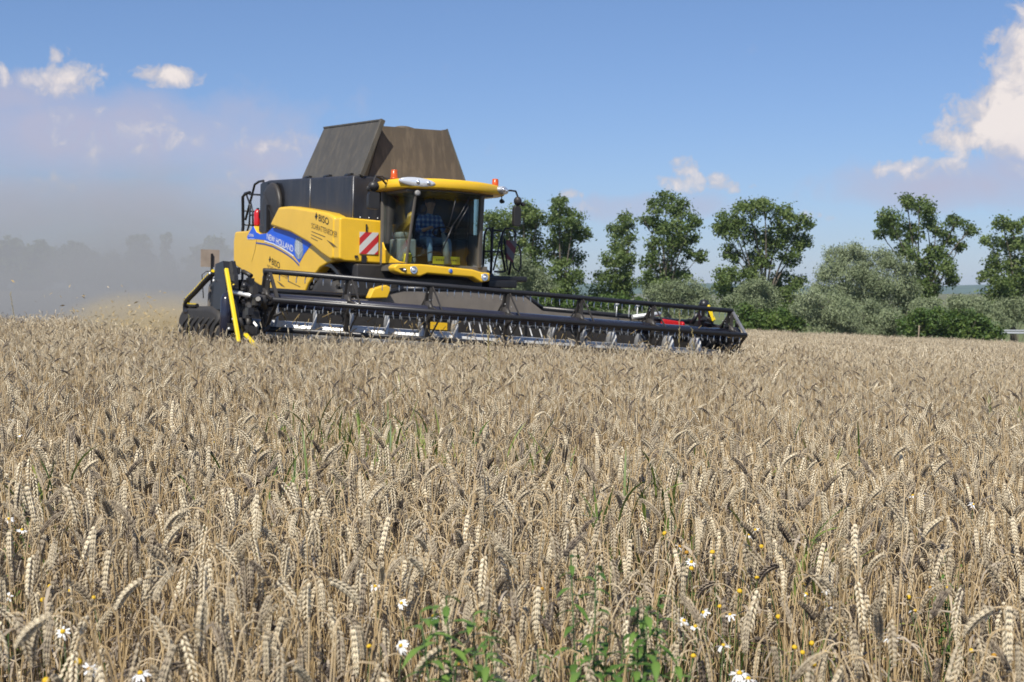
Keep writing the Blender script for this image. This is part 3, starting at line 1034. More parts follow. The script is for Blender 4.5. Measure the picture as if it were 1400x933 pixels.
for (c, d, half, hh) in (((1.155, -0.82, 3.245), (0.17, 0.42, -0.035), 0.32, 0.078), ((1.10, 0.90, 3.21), (-0.19, 0.24, -0.02), 0.17, 0.07)):
    c, d, nrm = lens(c, d, half, hh)
    for k in ((0.05, 0.62) if half > 0.2 else (-0.4, 0.35)):
        cc = c + d * (half * k) + nrm * 0.022
        part(MB().ball(cc, 0.04, 10), 'lamp', M['lamp'], parent=cab)
for (u, v, w_) in ((0.72, -1.05, 3.29), (0.72, 0.97, 3.26)):
    b = MB().lathe([(0.07, 0), (0.07, 0.03), (0.06, 0.03), (0.058, 0.15), (0.05, 0.165), (0.01, 0.17)], (u, v, w_ + 0.02), 'z', 14)
    part(b, 'beacon', M['orange'], parent=cab)
# grey box lamp under the roof, and the hanging camera
part(MB().lathe([(0.02, 1.12), (0.05, 1.13), (0.052, 1.17), (0.02, 1.175)], (0, -0.80, 3.06), 'x', 12), 'side_lamp', M['interior_grey'], parent=cab)
b = MB().ball((0.95, 0.98, 3.03), 0.045, 8).tube([(0.95, 0.98, 3.14), (0.95, 0.98, 3.03)], 0.012, 6).ball((0.99, 0.99, 3.02), 0.03, 8)
part(b, 'roof_camera', M['black'], parent=cab)
# bumper with lights
BP = [(-1.13, 1.78), (-1.06, 1.835), (-0.6, 1.845), (0.42, 1.785), (0.60, 1.74), (0.78, 1.735), (0.77, 1.585), (0.60, 1.555), (0.42, 1.645), (-0.48, 1.685), (-0.62, 1.63), (-1.0, 1.66), (-1.10, 1.70)]
bp = part(MB().prism(BP, pu(0.68), pu(0.95)), 'bumper', M['yellow'], 0.03, 3, parent=cab)
for (v, w_, r_) in ((-0.75, 1.735, 0.062), (0.66, 1.65, 0.062)):
    b = MB().lathe([(r_ * 1.15, 0.945), (r_ * 1.15, 0.96), (r_, 0.965), (r_ * 0.6, 0.955), (0.01, 0.95)], (0, v, w_), 'x', 18)
    part(b, 'headlight', M['lamp'], parent=cab)
    b = MB().ball((0.958, v, w_), r_ * 0.5, 8)
    part(b, 'headlight_bulb', M['lens'], parent=cab)
b = MB().prism([(-1.04, 1.76), (-0.92, 1.775), (-0.88, 1.72), (-0.92, 1.695), (-0.98, 1.71)], pu(0.94), pu(0.953), 0)
b.ball((0.955, -0.93, 1.735), 0.03, 8, 1)
part(b, 'corner_lamp', [M['black'], M['lamp']], parent=cab)
b = MB().lathe([(0.042, 0.95), (0.042, 0.958), (0.03, 0.963), (0.01, 0.963)], (0, -0.03, 1.745), 'x', 16, 0)
b.box((0.963, -0.04, 1.72), (0.967, -0.01, 1.765), 1)
part(b, 'badge', [M['silver_leaf'], M['blue']], parent=cab)
# wipers
b = MB()
b.tube([(1.24, 0.18, 3.05), (1.17, 0.02, 2.72), (1.08, -0.16, 2.4)], 0.010, 6)
b.tube([(1.12, -0.09, 2.53), (1.02, -0.26, 2.05)], 0.014, 6)
part(b, 'wiper', M['black'], parent=cab)
b = MB()
b.tube([(1.25, -0.10, 3.03), (1.17, -0.14, 2.7), (1.09, -0.19, 2.42)], 0.010, 6)
b.tube([(1.10, -0.02, 2.48), (1.21, 0.17, 2.88)], 0.012, 6)
part(b, 'wiper', M['black'], parent=cab)
# yellow card with three rows of print behind the windscreen
b = MB()
b.box((0.80, -0.31, 1.865), (0.806, 0.23, 2.0), 0)
for k in range(9):
    b.box((0.8065, -0.25 + 0.047 * k, 1.925), (0.809, -0.25 + 0.047 * k + 0.03, 1.945), 1)
part(b, 'notice_card', [M['card'], M['ink_thin']], parent=cab)
# inside: seat, console, steering column, door trim
b = MB()
b.box((-0.0 + 0.10, -0.36, 2.02), (0.52, 0.16, 2.2)).box((0.07, -0.34, 2.2), (0.18, 0.14, 2.80)).box((0.07, -0.22, 2.80), (0.15, 0.02, 2.97))
part(b, 'driver_seat', M['seat'], 0.04, parent=cab)
b = MB()
b.tube([(0.80, -0.02, 1.86), (0.74, -0.03, 2.25), (0.66, -0.05, 2.42)], [0.075, 0.05, 0.03], 10, 0)
pts = [(0.64 + 0.05 * math.sin(a), -0.05 + 0.19 * math.cos(a), 2.44 + 0.17 * math.sin(a) * 0.5) for a in np.linspace(0, 2 * math.pi, 20)]
b.tube(pts, 0.014, 6, 1)
part(b, 'steering_column', [M['interior_grey'], M['black']], parent=cab)
b = MB()
b.box((0.12, -0.85, 1.86), (0.55, -0.50, 2.30)).box((0.25, -0.83, 2.30), (0.50, -0.55, 2.42))
part(b, 'instructor_seat', M['interior_grey'], 0.04, parent=cab)
b = MB().box((0.15, 0.25, 1.86), (0.6, 0.45, 2.32)).box((0.45, 0.28, 2.32), (0.55, 0.5, 2.55))
part(b, 'console', M['interior'], 0.03, parent=cab)
b = MB().prism([(0.2, 1.87), (0.7, 1.87), (0.7, 2.4), (0.2, 2.45)], pv(0.72), pv(0.75))
part(b, 'door_trim', M['interior_grey'], 0.01, parent=cab)
b = MB().prism([(0.62, 1.87), (0.74, 1.87), (0.8, 2.0), (0.7, 2.05)], pv(-0.84), pv(-0.70))
part(b, 'floor_box', M['card'], 0.01, parent=cab)
b = MB().tube([(0.5, -0.75, 2.45), (0.62, -0.72, 2.2), (0.72, -0.68, 1.9)], 0.012, 6).tube([(0.7, -0.7, 1.95), (0.80, -0.3, 2.08)], 0.01, 6)
part(b, 'grab_rail', M['black'], parent=cab)
# mirrors
b = MB()
b.prism([(-1.60, 2.76), (-1.43, 2.76), (-1.41, 2.80), (-1.41, 3.02), (-1.44, 3.05), (-1.59, 3.05), (-1.62, 3.0), (-1.62, 2.80)], pu(0.84), pu(0.93))
b.ball((0.89, -1.51, 3.15), (0.09, 0.10, 0.09), 12)
b.ball((0.93, -1.63, 3.10), (0.03, 0.04, 0.05), 8)
b.tube([(0.62, -1.12, 3.20), (0.75, -1.30, 3.30), (0.85, -1.46, 3.33), (0.89, -1.51, 3.24), (0.89, -1.51, 2.95)], 0.02, 6)
b.tube([(0.66, -1.10, 3.26), (0.78, -1.3, 3.34), (0.85, -1.46, 3.33)], 0.012, 6)
part(b, 'mirror', M['mirror'], 0.012, parent=cab)
b = MB()
b.prism([(1.44, 2.62), (1.56, 2.62), (1.585, 2.66), (1.585, 2.94), (1.55, 2.99), (1.46, 2.99), (1.43, 2.93), (1.43, 2.66)], pu(0.55), pu(0.63))
b.ball((0.6, 1.52, 3.08), (0.08, 0.08, 0.09), 10)
b.ball((0.6, 1.63, 3.03), (0.03, 0.06, 0.04), 8)
b.tube([(0.75, 1.08, 3.22), (0.68, 1.30, 3.26), (0.62, 1.46, 3.26), (0.6, 1.52, 3.16), (0.6, 1.51, 2.9)], 0.02, 6)
part(b, 'mirror', M['mirror'], 0.012, parent=cab)

# access platform on the far side with rails, striped board
b = MB()
b.box((-0.5, 0.95, 1.60), (0.45, 1.85, 1.70))
b.box((0.05, 1.0, 1.48), (0.5, 1.6, 1.62))
plat = part(b, 'access_platform', M['black'], 0.02)


def rail(pts, r_=0.022):
    part(MB().tube(pts, r_, 7), 'handrail', M['black'], parent=plat)


rail([(0.3, 0.98, 1.72), (0.3, 1.00, 2.45), (0.3, 1.04, 2.56), (0.3, 1.10, 2.58), (0.3, 1.15, 2.5), (0.3, 1.15, 1.72)])
rail([(0.3, 0.99, 2.15), (0.3, 1.15, 2.15), (0.3, 1.33, 2.15)], 0.018)
rail([(0.3, 1.15, 1.72), (0.3, 1.17, 2.6)], 0.026)
rail([(0.25, 1.17, 2.55), (0.25, 1.38, 2.54)], 0.018)
rail([(0.3, 1.46, 1.78), (0.3, 1.36, 2.2), (0.3, 1.38, 2.5), (0.3, 1.44, 2.59), (0.3, 1.60, 2.59), (0.3, 1.66, 2.52), (0.3, 1.65, 2.36), (0.3, 1.58, 2.0), (0.3, 1.53, 1.72)])
rail([(0.3, 1.22, 1.78), (0.3, 1.40, 1.78), (0.3, 1.5, 1.82), (0.3, 1.42, 2.4)], 0.018)
rail([(0.3, 1.20, 1.80), (0.3, 1.36, 2.45)], 0.016)
rail([(0.2, 1.70, 2.33), (0.2, 1.79, 2.29), (0.2, 1.83, 2.2), (0.2, 1.85, 1.92), (0.2, 1.80, 1.80), (0.2, 1.70, 1.86), (0.2, 1.65, 2.02)], 0.018)
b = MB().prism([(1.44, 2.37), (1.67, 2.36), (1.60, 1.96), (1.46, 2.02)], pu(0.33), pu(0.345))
part(b, 'warning_board', M['stripes_shaded'], parent=plat, label='red and white striped board with shade painted in')
part(MB().box((0.34, 1.49, 1.60), (0.37, 1.60, 1.70)), 'reflector', M['orange'], 0.005, parent=plat)

# feeder house
b = MB().prism([(0.05, 0.75), (0.05, 1.65), (2.3, 0.95), (2.3, 0.15)], pv(-0.75), pv(0.75))
part(b, 'feeder_house', M['black_dusty'], 0.03)

# ---------------- header
b = MB()
WALL = [(-4.85, -0.12), (-4.85, 1.10), (-2.25, 1.13), (-1.62, 1.31), (-0.5, 1.38), (0.70, 1.38), (1.06, 1.17), (4.45, 1.13), (4.45, -0.12)]
b.prism(WALL, pu(2.14), pu(2.22), 0)
b.box((2.22, -4.84, -0.10), (3.95, 4.44, -0.05), 0)
b.box((2.222, -4.83, -0.08), (2.24, 4.43, 0.84), 2)
TOPL = WALL[1:-1]
for p, q in zip(TOPL[:-1], TOPL[1:]):
    b.tube([(2.2, p[0], p[1]), (2.2, q[0], q[1])], 0.042, 8, 1)
for p, q in ((WALL[1], WALL[2]), (WALL[2], WALL[5]), (WALL[5], WALL[7])):
    b.beam((2.26, p[0], min(p[1], 1.13) - 0.2), (2.26, q[0], min(q[1], 1.13) - 0.2), 0.05, 0.08, 1)
b.box((3.95, -4.84, -0.12), (4.10, 4.44, -0.04), 1)
for k in range(60):
    v = -4.75 + 9.1 * k / 59
    b.prism([(v - 0.02, 0), (v + 0.02, 0), (v, 1)], lambda v_, e: (4.10 + 0.13 * e, v_, -0.09), lambda v_, e: (4.10 + 0.13 * e, v_, -0.07), 1)
header = part(b, 'header', [M['wallgrey'], M['black'], M['black_dusty']])
header.rotation_euler = (-HROLL, 0, 0)
CORE = Vector((3.50, 0, 0.93))
VN, VF = -4.45, 4.13
RR = 0.42
bat_ang = [R(90), R(0), R(180), R(270)]
b = MB()
b.tube([(CORE.x, VN - 0.05, CORE.z), (CORE.x, VF + 0.05, CORE.z)], 0.10, 16)
part(b, 'reel_shaft', M['navy'], parent=header)
for a in bat_ang:
    bu, bw = CORE.x + RR * math.cos(a), CORE.z + RR * math.sin(a)
    b = MB()
    b.tube([(bu, VN - 0.03, bw), (bu, VF + 0.06, bw)], 0.042, 10, 0)
    n = 62
    for k in range(n):
        v = VN + 0.08 + (VF - VN - 0.16) * k / (n - 1)
        sw = random.uniform(-0.012, 0.012)
        b.tube([(bu, v, bw - 0.03), (bu - 0.01, v + sw, bw - 0.08), (bu + 0.005, v + sw * 1.5, bw - random.uniform(0.125, 0.15))], 0.008, 4, 1)
    part(b, 'tine_bar', [M['black'], M['tine']], parent=header)
def vpx(px):     # even perspective positions of the spiders along the reel
    return px


SPID = [VN, -3.16, -1.80, -0.42, 0.98, 2.42, VF]
for i, v in enumerate(SPID):
    b = MB()
    edge = i in (0, 6)
    for k, a in enumerate(bat_ang):
        p = (CORE.x + RR * math.cos(a), v, CORE.z + RR * math.sin(a))
        c1 = (CORE.x + 0.10 * math.cos(a + 0.9), v, CORE.z + 0.10 * math.sin(a + 0.9))
        c2 = (CORE.x + 0.10 * math.cos(a - 0.9), v, CORE.z + 0.10 * math.sin(a - 0.9))
        b.beam(c1, p, 0.035, 0.05, 0, up=(0, 1, 0))
        b.beam(c2, (p[0], v + 0.05, p[2]), 0.035, 0.05, 0, up=(0, 1, 0))
        a2 = bat_ang[[1, 3, 0, 2][k]]
        q = (CORE.x + RR * math.cos(a2), v + 0.06, CORE.z + RR * math.sin(a2))
        b.beam((p[0], v + 0.06, p[2]), q, 0.03 if edge else 0.02, 0.05 if edge else 0.02, 1 if (edge and k == 0 and i == 6) else 0, up=(0, 1, 0))
        # offset arms that carry the tines' tilt ring
        b.beam((p[0] - 0.09, v + 0.1, p[2] - 0.04), (CORE.x - 0.09, v + 0.1, CORE.z - 0.04), 0.02, 0.025, 0, up=(0, 1, 0))
    b.lathe([(0.05, v - 0.02), (0.17, v - 0.02), (0.17, v + 0.03), (0.05, v + 0.03)], (CORE.x, 0, CORE.z), 'y', 16)
    for k in range(14):
        b.ball((CORE.x + random.uniform(-0.2, 0.25), v + random.uniform(-0.03, 0.06), CORE.z + random.uniform(-0.3, 0.36)), 0.012, 5, 1)
    part(b, 'reel_spider', [M['black_dusty'], M['greysteel']], parent=header)
# auger: drum with left and right hand flighting
AX = Vector((3.0, 0, 0.51))
b = MB()
b.tube([(AX.x, -4.75, AX.z), (AX.x, 4.38, AX.z)], 0.14, 20)
NS = 360
for side_, (va, vb) in ((1, (-4.7, -0.75)), (-1, (4.35, 0.75))):
    vs, fs = [], []
    turns = abs(vb - va) / 0.60
    for i in range(NS + 1):
        f = i / NS
        a = side_ * 2 * math.pi * turns * f + 1.0
        v = va + (vb - va) * f
        for r_ in (0.135, 0.36):
            vs.append((AX.x + r_ * math.cos(a), v, AX.z + r_ * math.sin(a)))
    fs = [(2 * i, 2 * i + 1, 2 * i + 3, 2 * i + 2) for i in range(NS)]
    b.add(vs, fs, 0, True)
for k in range(24):
    v = -0.75 + 1.5 * k / 23
    a = k * 2.1
    b.tube([(AX.x, v, AX.z), (AX.x + 0.36 * math.cos(a), v, AX.z + 0.36 * math.sin(a))], 0.012, 6)
au = part(b, 'auger', M['steel'], parent=header)
md = au.modifiers.new('thick', 'SOLIDIFY')
md.thickness = 0.008
# yellow labels and brackets
part(MB().box((2.245, -1.30, 0.68), (2.255, -0.10, 0.80)), 'yellow_strip', M['yellow'], parent=header)
b = MB().prism([(-2.30, 1.10), (-1.98, 1.13), (-1.92, 1.30), (-2.02, 1.34), (-2.24, 1.26)], pu(2.25), pu(2.42))
part(b, 'hose_bracket', M['yellow'], 0.02, parent=header)
for v, w_ in ((2.55, 1.36), (2.82, 1.40), (3.0, 1.37)):
    part(MB().ball((2.3, v, w_), 0.045, 8).tube([(2.3, v, 1.13), (2.3, v, w_)], 0.012, 5), 'marker_lamp', M['white'], parent=header)

# near end: rubber shield, end drive, side knife, hose
b = MB()
prof = [(1.02, 0.22), (1.00, 0.5), (1.07, 0.66), (1.22, 0.75), (1.5, 0.79), (2.6, 0.80), (2.95, 0.72), (3.15, 0.45), (3.2, 0.10), (1.05, 0.0)]
b.prism(prof, pv(-5.02), pv(-4.55))
shield = part(b, 'side_shield', M['rubber'], 0.09, 4, parent=header)
shield.location.x = 0.18
for k in range(7):
    u0 = 1.25 + 0.26 * k
    b = MB().tube([(u0, -5.025, 0.22), (u0 + 0.06, -5.03, 0.38), (u0 + 0.16, -5.03, 0.52), (u0 + 0.34, -5.02, 0.62)], 0.018, 6)
    part(b, 'shield_rib', M['rubber'], parent=header).location.x = 0.18
b = MB()
EP = [(2.1, 0.0), (2.1, 1.15), (2.45, 1.40), (2.95, 1.47), (3.12, 1.25), (3.25, 0.75), (3.35, 0.3), (4.6, 0.06), (4.6, -0.1)]
b.prism(EP, pv(-4.86), pv(-4.80), 0)
b.prism([(2.55, 0.75), (2.55, 1.42), (2.9, 1.46), (3.2, 0.9), (3.2, 0.75)], pv(-4.97), pv(-4.86), 0)
b.beam((2.15, -4.7, 1.18), (3.55, -4.62, 0.98), 0.10, 0.14, 0)
rr = random.Random(5)
for k in range(64):
    u0, w0 = rr.uniform(2.5, 4.2), rr.uniform(0.3, 1.35)
    if w0 > 1.5 - 0.35 * (u0 - 2.6):
        w0 -= 0.3
    v0 = rr.uniform(-5.0, -4.55)
    du, dw = rr.uniform(-0.2, 0.2), rr.uniform(-0.2, 0.2)
    if rr.random() < 0.5:
        b.tube([(u0, v0, w0), (u0 + du, v0 + rr.uniform(-0.1, 0.1), w0 + dw)], rr.uniform(0.018, 0.05), 7, rr.choice((0, 1, 1)))
    else:
        b.box((u0 - 0.07, v0 - 0.04, w0 - 0.05), (u0 + 0.07, v0 + 0.04, w0 + 0.05), rr.choice((0, 1)))
b.tube([(3.1, -4.93, 1.02), (3.75, -4.78, 0.96)], 0.032, 8, 2)
b.tube([(3.75, -4.78, 0.96), (4.05, -4.72, 0.93)], 0.05, 8, 0)
for (u0, w0) in ((2.42, 1.28), (2.62, 1.17), (3.6, 0.62), (3.45, 0.48)):
    b.ball((u0, -5.0, w0), 0.022, 6, 2)
part(b, 'end_drive', [M['black'], M['black_dusty'], M['steel']], 0.0, parent=header).location.x = 0.22
b = MB().tube([(3.18, -4.98, 0.98), (3.2, -4.98, 0.90), (3.22, -4.97, 0.1)], [0.05, 0.085, 0.085], 14)
part(b, 'drive_cylinder', M['navy'], parent=header).location.x = 0.22
b = MB()
b.beam((3.56, -5.06, 1.33), (4.28, -5.05, 0.30), 0.05, 0.055, 0, up=(0, 1, 0))
b.beam((4.38, -5.0, 0.42), (4.75, -4.95, 0.25), 0.04, 0.06, 0, up=(0, 1, 0))
part(b, 'side_knife', M['yellow_bright'], 0.01, parent=header)


def smooth_path(pts, n=8):
    P_ = [Vector(p) for p in pts]
    P_ = [P_[0]] + P_ + [P_[-1]]
    out = []
    for i in range(1, len(P_) - 2):
        for k in range(n):
            f = k / n
            p0, p1, p2, p3 = P_[i - 1], P_[i], P_[i + 1], P_[i + 2]
            out.append(0.5 * ((2 * p1) + (p2 - p0) * f + (2 * p0 - 5 * p1 + 4 * p2 - p3) * f * f + (3 * p1 - p0 - 3 * p2 + p3) * f ** 3))
    out.append(P_[-2])
    return out


def striped_hose(pts, r_, name):
    pth = smooth_path(pts)
    b = MB()
    b.tube(pth, r_, 8, 0)
    d = 0
    for p, q in zip(pth[:-1], pth[1:]):
        L = (q - p).length
        while d < L:
            c = p.lerp(q, d / L)
            tt = (q - p).normalized()
            b.tube([c + Vector((0, -r_ * 0.35, r_ * 0.5)), c + tt * 0.025 + Vector((0, -r_ * 0.35, r_ * 0.5))], r_ * 0.62, 6, 1)
            d += 0.075
        d -= L
    part(b, name, [M['black'], M['yellow_bright']], parent=header).location.x = 0.22


striped_hose([(2.45, -4.95, 1.30), (2.15, -4.98, 1.17), (1.8, -5.0, 1.02), (1.45, -5.02, 0.88), (1.36, -5.02, 0.80)], 0.042, 'hydraulic_hose')
striped_hose([(1.40, -5.0, 0.815), (1.6, -5.0, 0.80), (1.9, -5.0, 0.80)], 0.03, 'hydraulic_hose')
striped_hose([(3.15, -4.98, 1.22), (3.3, -4.97, 1.14), (3.45, -4.95, 1.08)], 0.03, 'hydraulic_hose')
b = MB()
b.tube(smooth_path([(1.36, -5.0, 0.90), (1.34, -5.0, 0.72), (1.5, -4.98, 0.70)], 5), 0.05, 8)
part(b, 'hose_elbow', M['black'], parent=header).location.x = 0.22
# reel support arms and lift at both ends, far divider
for (v, s_) in ((-4.62, 1), (4.26, -1)):
    b = MB()
    b.beam((2.15, v, 1.14), (3.55, v, 0.98), 0.07, 0.12)
    b.tube([(2.6, v, 0.55), (3.1, v, 0.98)], 0.035, 8)
    b.lathe([(0.04, v - 0.06), (0.14, v - 0.06), (0.14, v + 0.06), (0.04, v + 0.06)], (CORE.x, 0, CORE.z), 'y', 16)
    part(b, 'reel_arm', M['black'], 0.01, parent=header)
b = MB()
b.prism([(2.1, -0.05), (2.1, 1.1), (2.5, 1.2), (3.2, 0.75), (4.2, 0.25), (4.7, -0.02), (4.6, -0.12)], pv(4.42), pv(4.48), 0)
for k in range(26):
    u0, w0 = rr.uniform(2.2, 3.5), rr.uniform(0.6, 1.3)
    v0 = rr.uniform(4.0, 4.55)
    b.tube([(u0, v0, w0), (u0 + rr.uniform(-0.2, 0.2), v0 + rr.uniform(-0.1, 0.1), w0 + rr.uniform(-0.2, 0.2))], rr.uniform(0.015, 0.045), 7, rr.choice((0, 1)))
b.beam((2.7, 4.15, 0.9), (2.8, 4.05, 1.42), 0.07, 0.1, 0)
b.beam((2.9, 4.3, 0.9), (2.75, 4.2, 1.46), 0.05, 0.07, 0)
b.ball((2.8, 4.1, 1.45), 0.10, 8, 0)
part(b, 'crop_divider', [M['black'], M['black_dusty']], parent=header)
part(MB().beam((2.88, 4.14, 1.42), (3.03, 4.17, 1.17), 0.035, 0.055).ball((2.88, 4.14, 1.42), 0.035, 8), 'locking_handle', M['yellow_bright'], parent=header)
part(MB().beam((2.3, 3.55, 1.10), (2.35, 3.95, 1.07), 0.10, 0.10).ball((2.36, 3.97, 1.07), 0.06, 8), 'pump', M['red'], 0.02, parent=header)
part(MB().tube([(2.3, 2.9, 1.14), (2.35, 3.35, 1.22), (2.3, 3.5, 1.24)], 0.04, 8), 'pipe', M['steel'], parent=header)
# clumps of cut straw caught in the reel
b = MB()
for k in range(180):
    v = rr.uniform(-4.2, 4.1)
    u0 = rr.uniform(3.0, 3.9)
    w0 = CORE.z + rr.choice((-0.42, -0.30, -0.1, -0.35)) + rr.uniform(-0.1, 0.1)
    d = Vector((rr.uniform(-0.1, 0.1), rr.uniform(-0.15, 0.15), rr.uniform(-0.18, 0.18)))
    b.tube([(u0, v, w0), Vector((u0, v, w0)) + d], 0.006, 3, 0)
part(b, 'caught_straw', M['chaff'], parent=header)['kind'] = 'stuff'

# ---------------- driver
def person_mesh():
    J = {}
    E_ = []

    def jt(name, p, r_, par=None):
        J[name] = (len(J), p, r_)
        if par:
            E_.append((J[par][0], J[name][0]))
    # local frame: x forward, y left, z up; the hips rest on the seat cushion at z=0
    jt('pelvis', (0.0, 0, 0.09), 0.135)
    jt('waist', (0.0, 0, 0.24), 0.125, 'pelvis')
    jt('chest', (0.03, 0, 0.43), 0.15, 'waist')
    jt('neckb', (0.04, 0, 0.56), 0.075, 'chest')
    jt('neck', (0.055, 0, 0.62), 0.055, 'neckb')
    jt('jaw', (0.085, 0, 0.685), 0.072, 'neck')
    jt('head', (0.07, 0, 0.77), 0.092, 'jaw')
    jt('crown', (0.06, 0, 0.835), 0.07, 'head')
    for s_, nm in ((1, 'l'), (-1, 'r')):
        jt('hip' + nm, (0.06, s_ * 0.10, 0.08), 0.10, 'pelvis')
        jt('thigh' + nm, (0.25, s_ * 0.15, 0.10), 0.085, 'hip' + nm)
        jt('knee' + nm, (0.43, s_ * 0.19, 0.09), 0.065, 'thigh' + nm)
        jt('calf' + nm, (0.46, s_ * 0.19, -0.12), 0.058, 'knee' + nm)
        jt('ankle' + nm, (0.47, s_ * 0.19, -0.30), 0.042, 'calf' + nm)
        jt('heel' + nm, (0.49, s_ * 0.19, -0.355), 0.042, 'ankle' + nm)
        jt('toe' + nm, (0.64, s_ * 0.20, -0.375), 0.032, 'heel' + nm)
        jt('shoulder' + nm, (0.03, s_ * 0.19, 0.50), 0.072, 'chest')
        jt('elbow' + nm, (0.12, s_ * 0.27, 0.25), 0.05, 'shoulder' + nm)
        jt('wrist' + nm, (0.36, s_ * 0.20, 0.29), 0.03, 'elbow' + nm)
        jt('palm' + nm, (0.42, s_ * 0.18, 0.315), 0.03, 'wrist' + nm)
        for k in range(4):
            jt('f%d' % k + nm, (0.465, s_ * (0.20 - 0.02 * k), 0.325 - 0.003 * k), 0.010, 'palm' + nm)
            jt('g%d' % k + nm, (0.485 - 0.003 * abs(k - 1.5), s_ * (0.20 - 0.02 * k), 0.295), 0.009, 'f%d' % k + nm)
        jt('th' + nm, (0.425, s_ * 0.145, 0.34), 0.011, 'palm' + nm)
        jt('ti' + nm, (0.455, s_ * 0.135, 0.325), 0.009, 'th' + nm)
    me = bpy.data.meshes.new('body')
    me.from_pydata([v[1] for v in J.values()], E_, [])
    o = bpy.data.objects.new('body', me)
    COL.objects.link(o)
    o.modifiers.new('skin', 'SKIN')
    for i, v in enumerate(J.values()):
        sv = me.skin_vertices[0].data[i]
        k = 1.3 if list(J)[i] in ('chest', 'waist', 'pelvis') else 1.0
        sv.radius = (v[2] * 0.95, v[2] * k)
        sv.use_root = (i == 0)
    sb = o.modifiers.new('sub', 'SUBSURF')
    sb.levels = sb.render_levels = 2
    dg = bpy.context.evaluated_depsgraph_get()
    me2 = bpy.data.meshes.new_from_object(o.evaluated_get(dg))
    bpy.data.objects.remove(o)
    me2.name = 'person_body'
    return me2


drv = empty('person', UVW(0.18, -0.10, 2.20), 'driver in a blue checked shirt and jeans sitting at the steering wheel in the cab', 'person', rot=RM.to_euler())
pm = person_mesh()
for k in ('skin', 'shirt', 'jeans', 'black'):
    pm.materials.append(M[k])
for p in pm.polygons:
    c = p.center
    p.use_smooth = True
    if c.z < -0.29:
        p.material_index = 3
    elif c.z < 0.15:
        p.material_index = 2
    elif c.z > 0.585 or (c.x > 0.27 and c.z > 0.2):
        p.material_index = 0
    else:
        p.material_index = 1
po = bpy.data.objects.new('body', pm)
COL.objects.link(po)
po.parent = drv
MB().ball((0.168, 0, 0.755), (0.022, 0.014, 0.022), 8).build('nose', M['skin'], drv)
for s_ in (-1, 1):
    MB().ball((0.065, s_ * 0.088, 0.76), (0.02, 0.012, 0.03), 8).build('ear', M['skin'], drv)
    MB().ball((0.152, s_ * 0.032, 0.782), 0.009, 6).build('eye', M['ink'], drv)
MB().ball((0.156, 0, 0.712), (0.006, 0.022, 0.006), 8).build('mouth', mat('lips', (0.35, 0.13, 0.10), 0.5), drv)
b = MB().ball((0.045, 0, 0.815), (0.105, 0.098, 0.085), 14)
b.build('hair', M['hair'], drv)
# ------------------------------------------------------------------ trees and bushes
def leaf_cloud(centres, radii, per_m2, size, rng, clump=12, flat=0.85, droop=0.0, aspect=0.62):
    """leaf-sized faces in small clumps spread through every lobe's volume"""
    V_, T_ = [], []
    for c, r_ in zip(centres, radii):
        n = int(per_m2 * r_ * r_)
        k = max(4, int(clump * max(0.4, r_)))
        d = rng.normal(size=(k, 3))
        d /= np.linalg.norm(d, axis=1)[:, None]
        cc = d * (r_ * rng.uniform(0.35, 1.0, (k, 1)) ** 0.6) * np.array([1, 1, flat])
        wi = rng.integers(0, k, n)
        p = cc[wi] + rng.normal(size=(n, 3)) * (0.24 * r_ + 0.08) * np.array([1, 1, 0.8])
        p += np.asarray(c)
        tone = np.clip(0.5 + rng.normal(size=k) * 0.17, 0, 1)[wi] + rng.normal(size=n) * 0.13
        nrm = rng.normal(size=(n, 3)) + (p - np.asarray(c)) / max(r_, 0.1) * 0.8 + np.array([0, 0, 0.5])
        nrm /= np.linalg.norm(nrm, axis=1)[:, None]
        ax = np.cross(nrm, rng.normal(size=(n, 3)) + np.array([0, 0, -droop]))
        ax /= np.linalg.norm(ax, axis=1)[:, None] + 1e-9
        bx = np.cross(nrm, ax)
        sz = size * rng.uniform(0.6, 1.4, (n, 1))
        a = ax * sz * aspect * 0.5
        bb = bx * sz * 0.5
        fold = nrm * sz * 0.12
        q = np.stack([p - bb, p + a + fold, p + bb, p - a + fold], 1)
        V_.append(q.reshape(-1, 3))
        T_.append(np.repeat(tone, 4))
    v = np.concatenate(V_)
    f = np.arange(len(v)).reshape(-1, 4)
    return v, f, np.concatenate(T_)


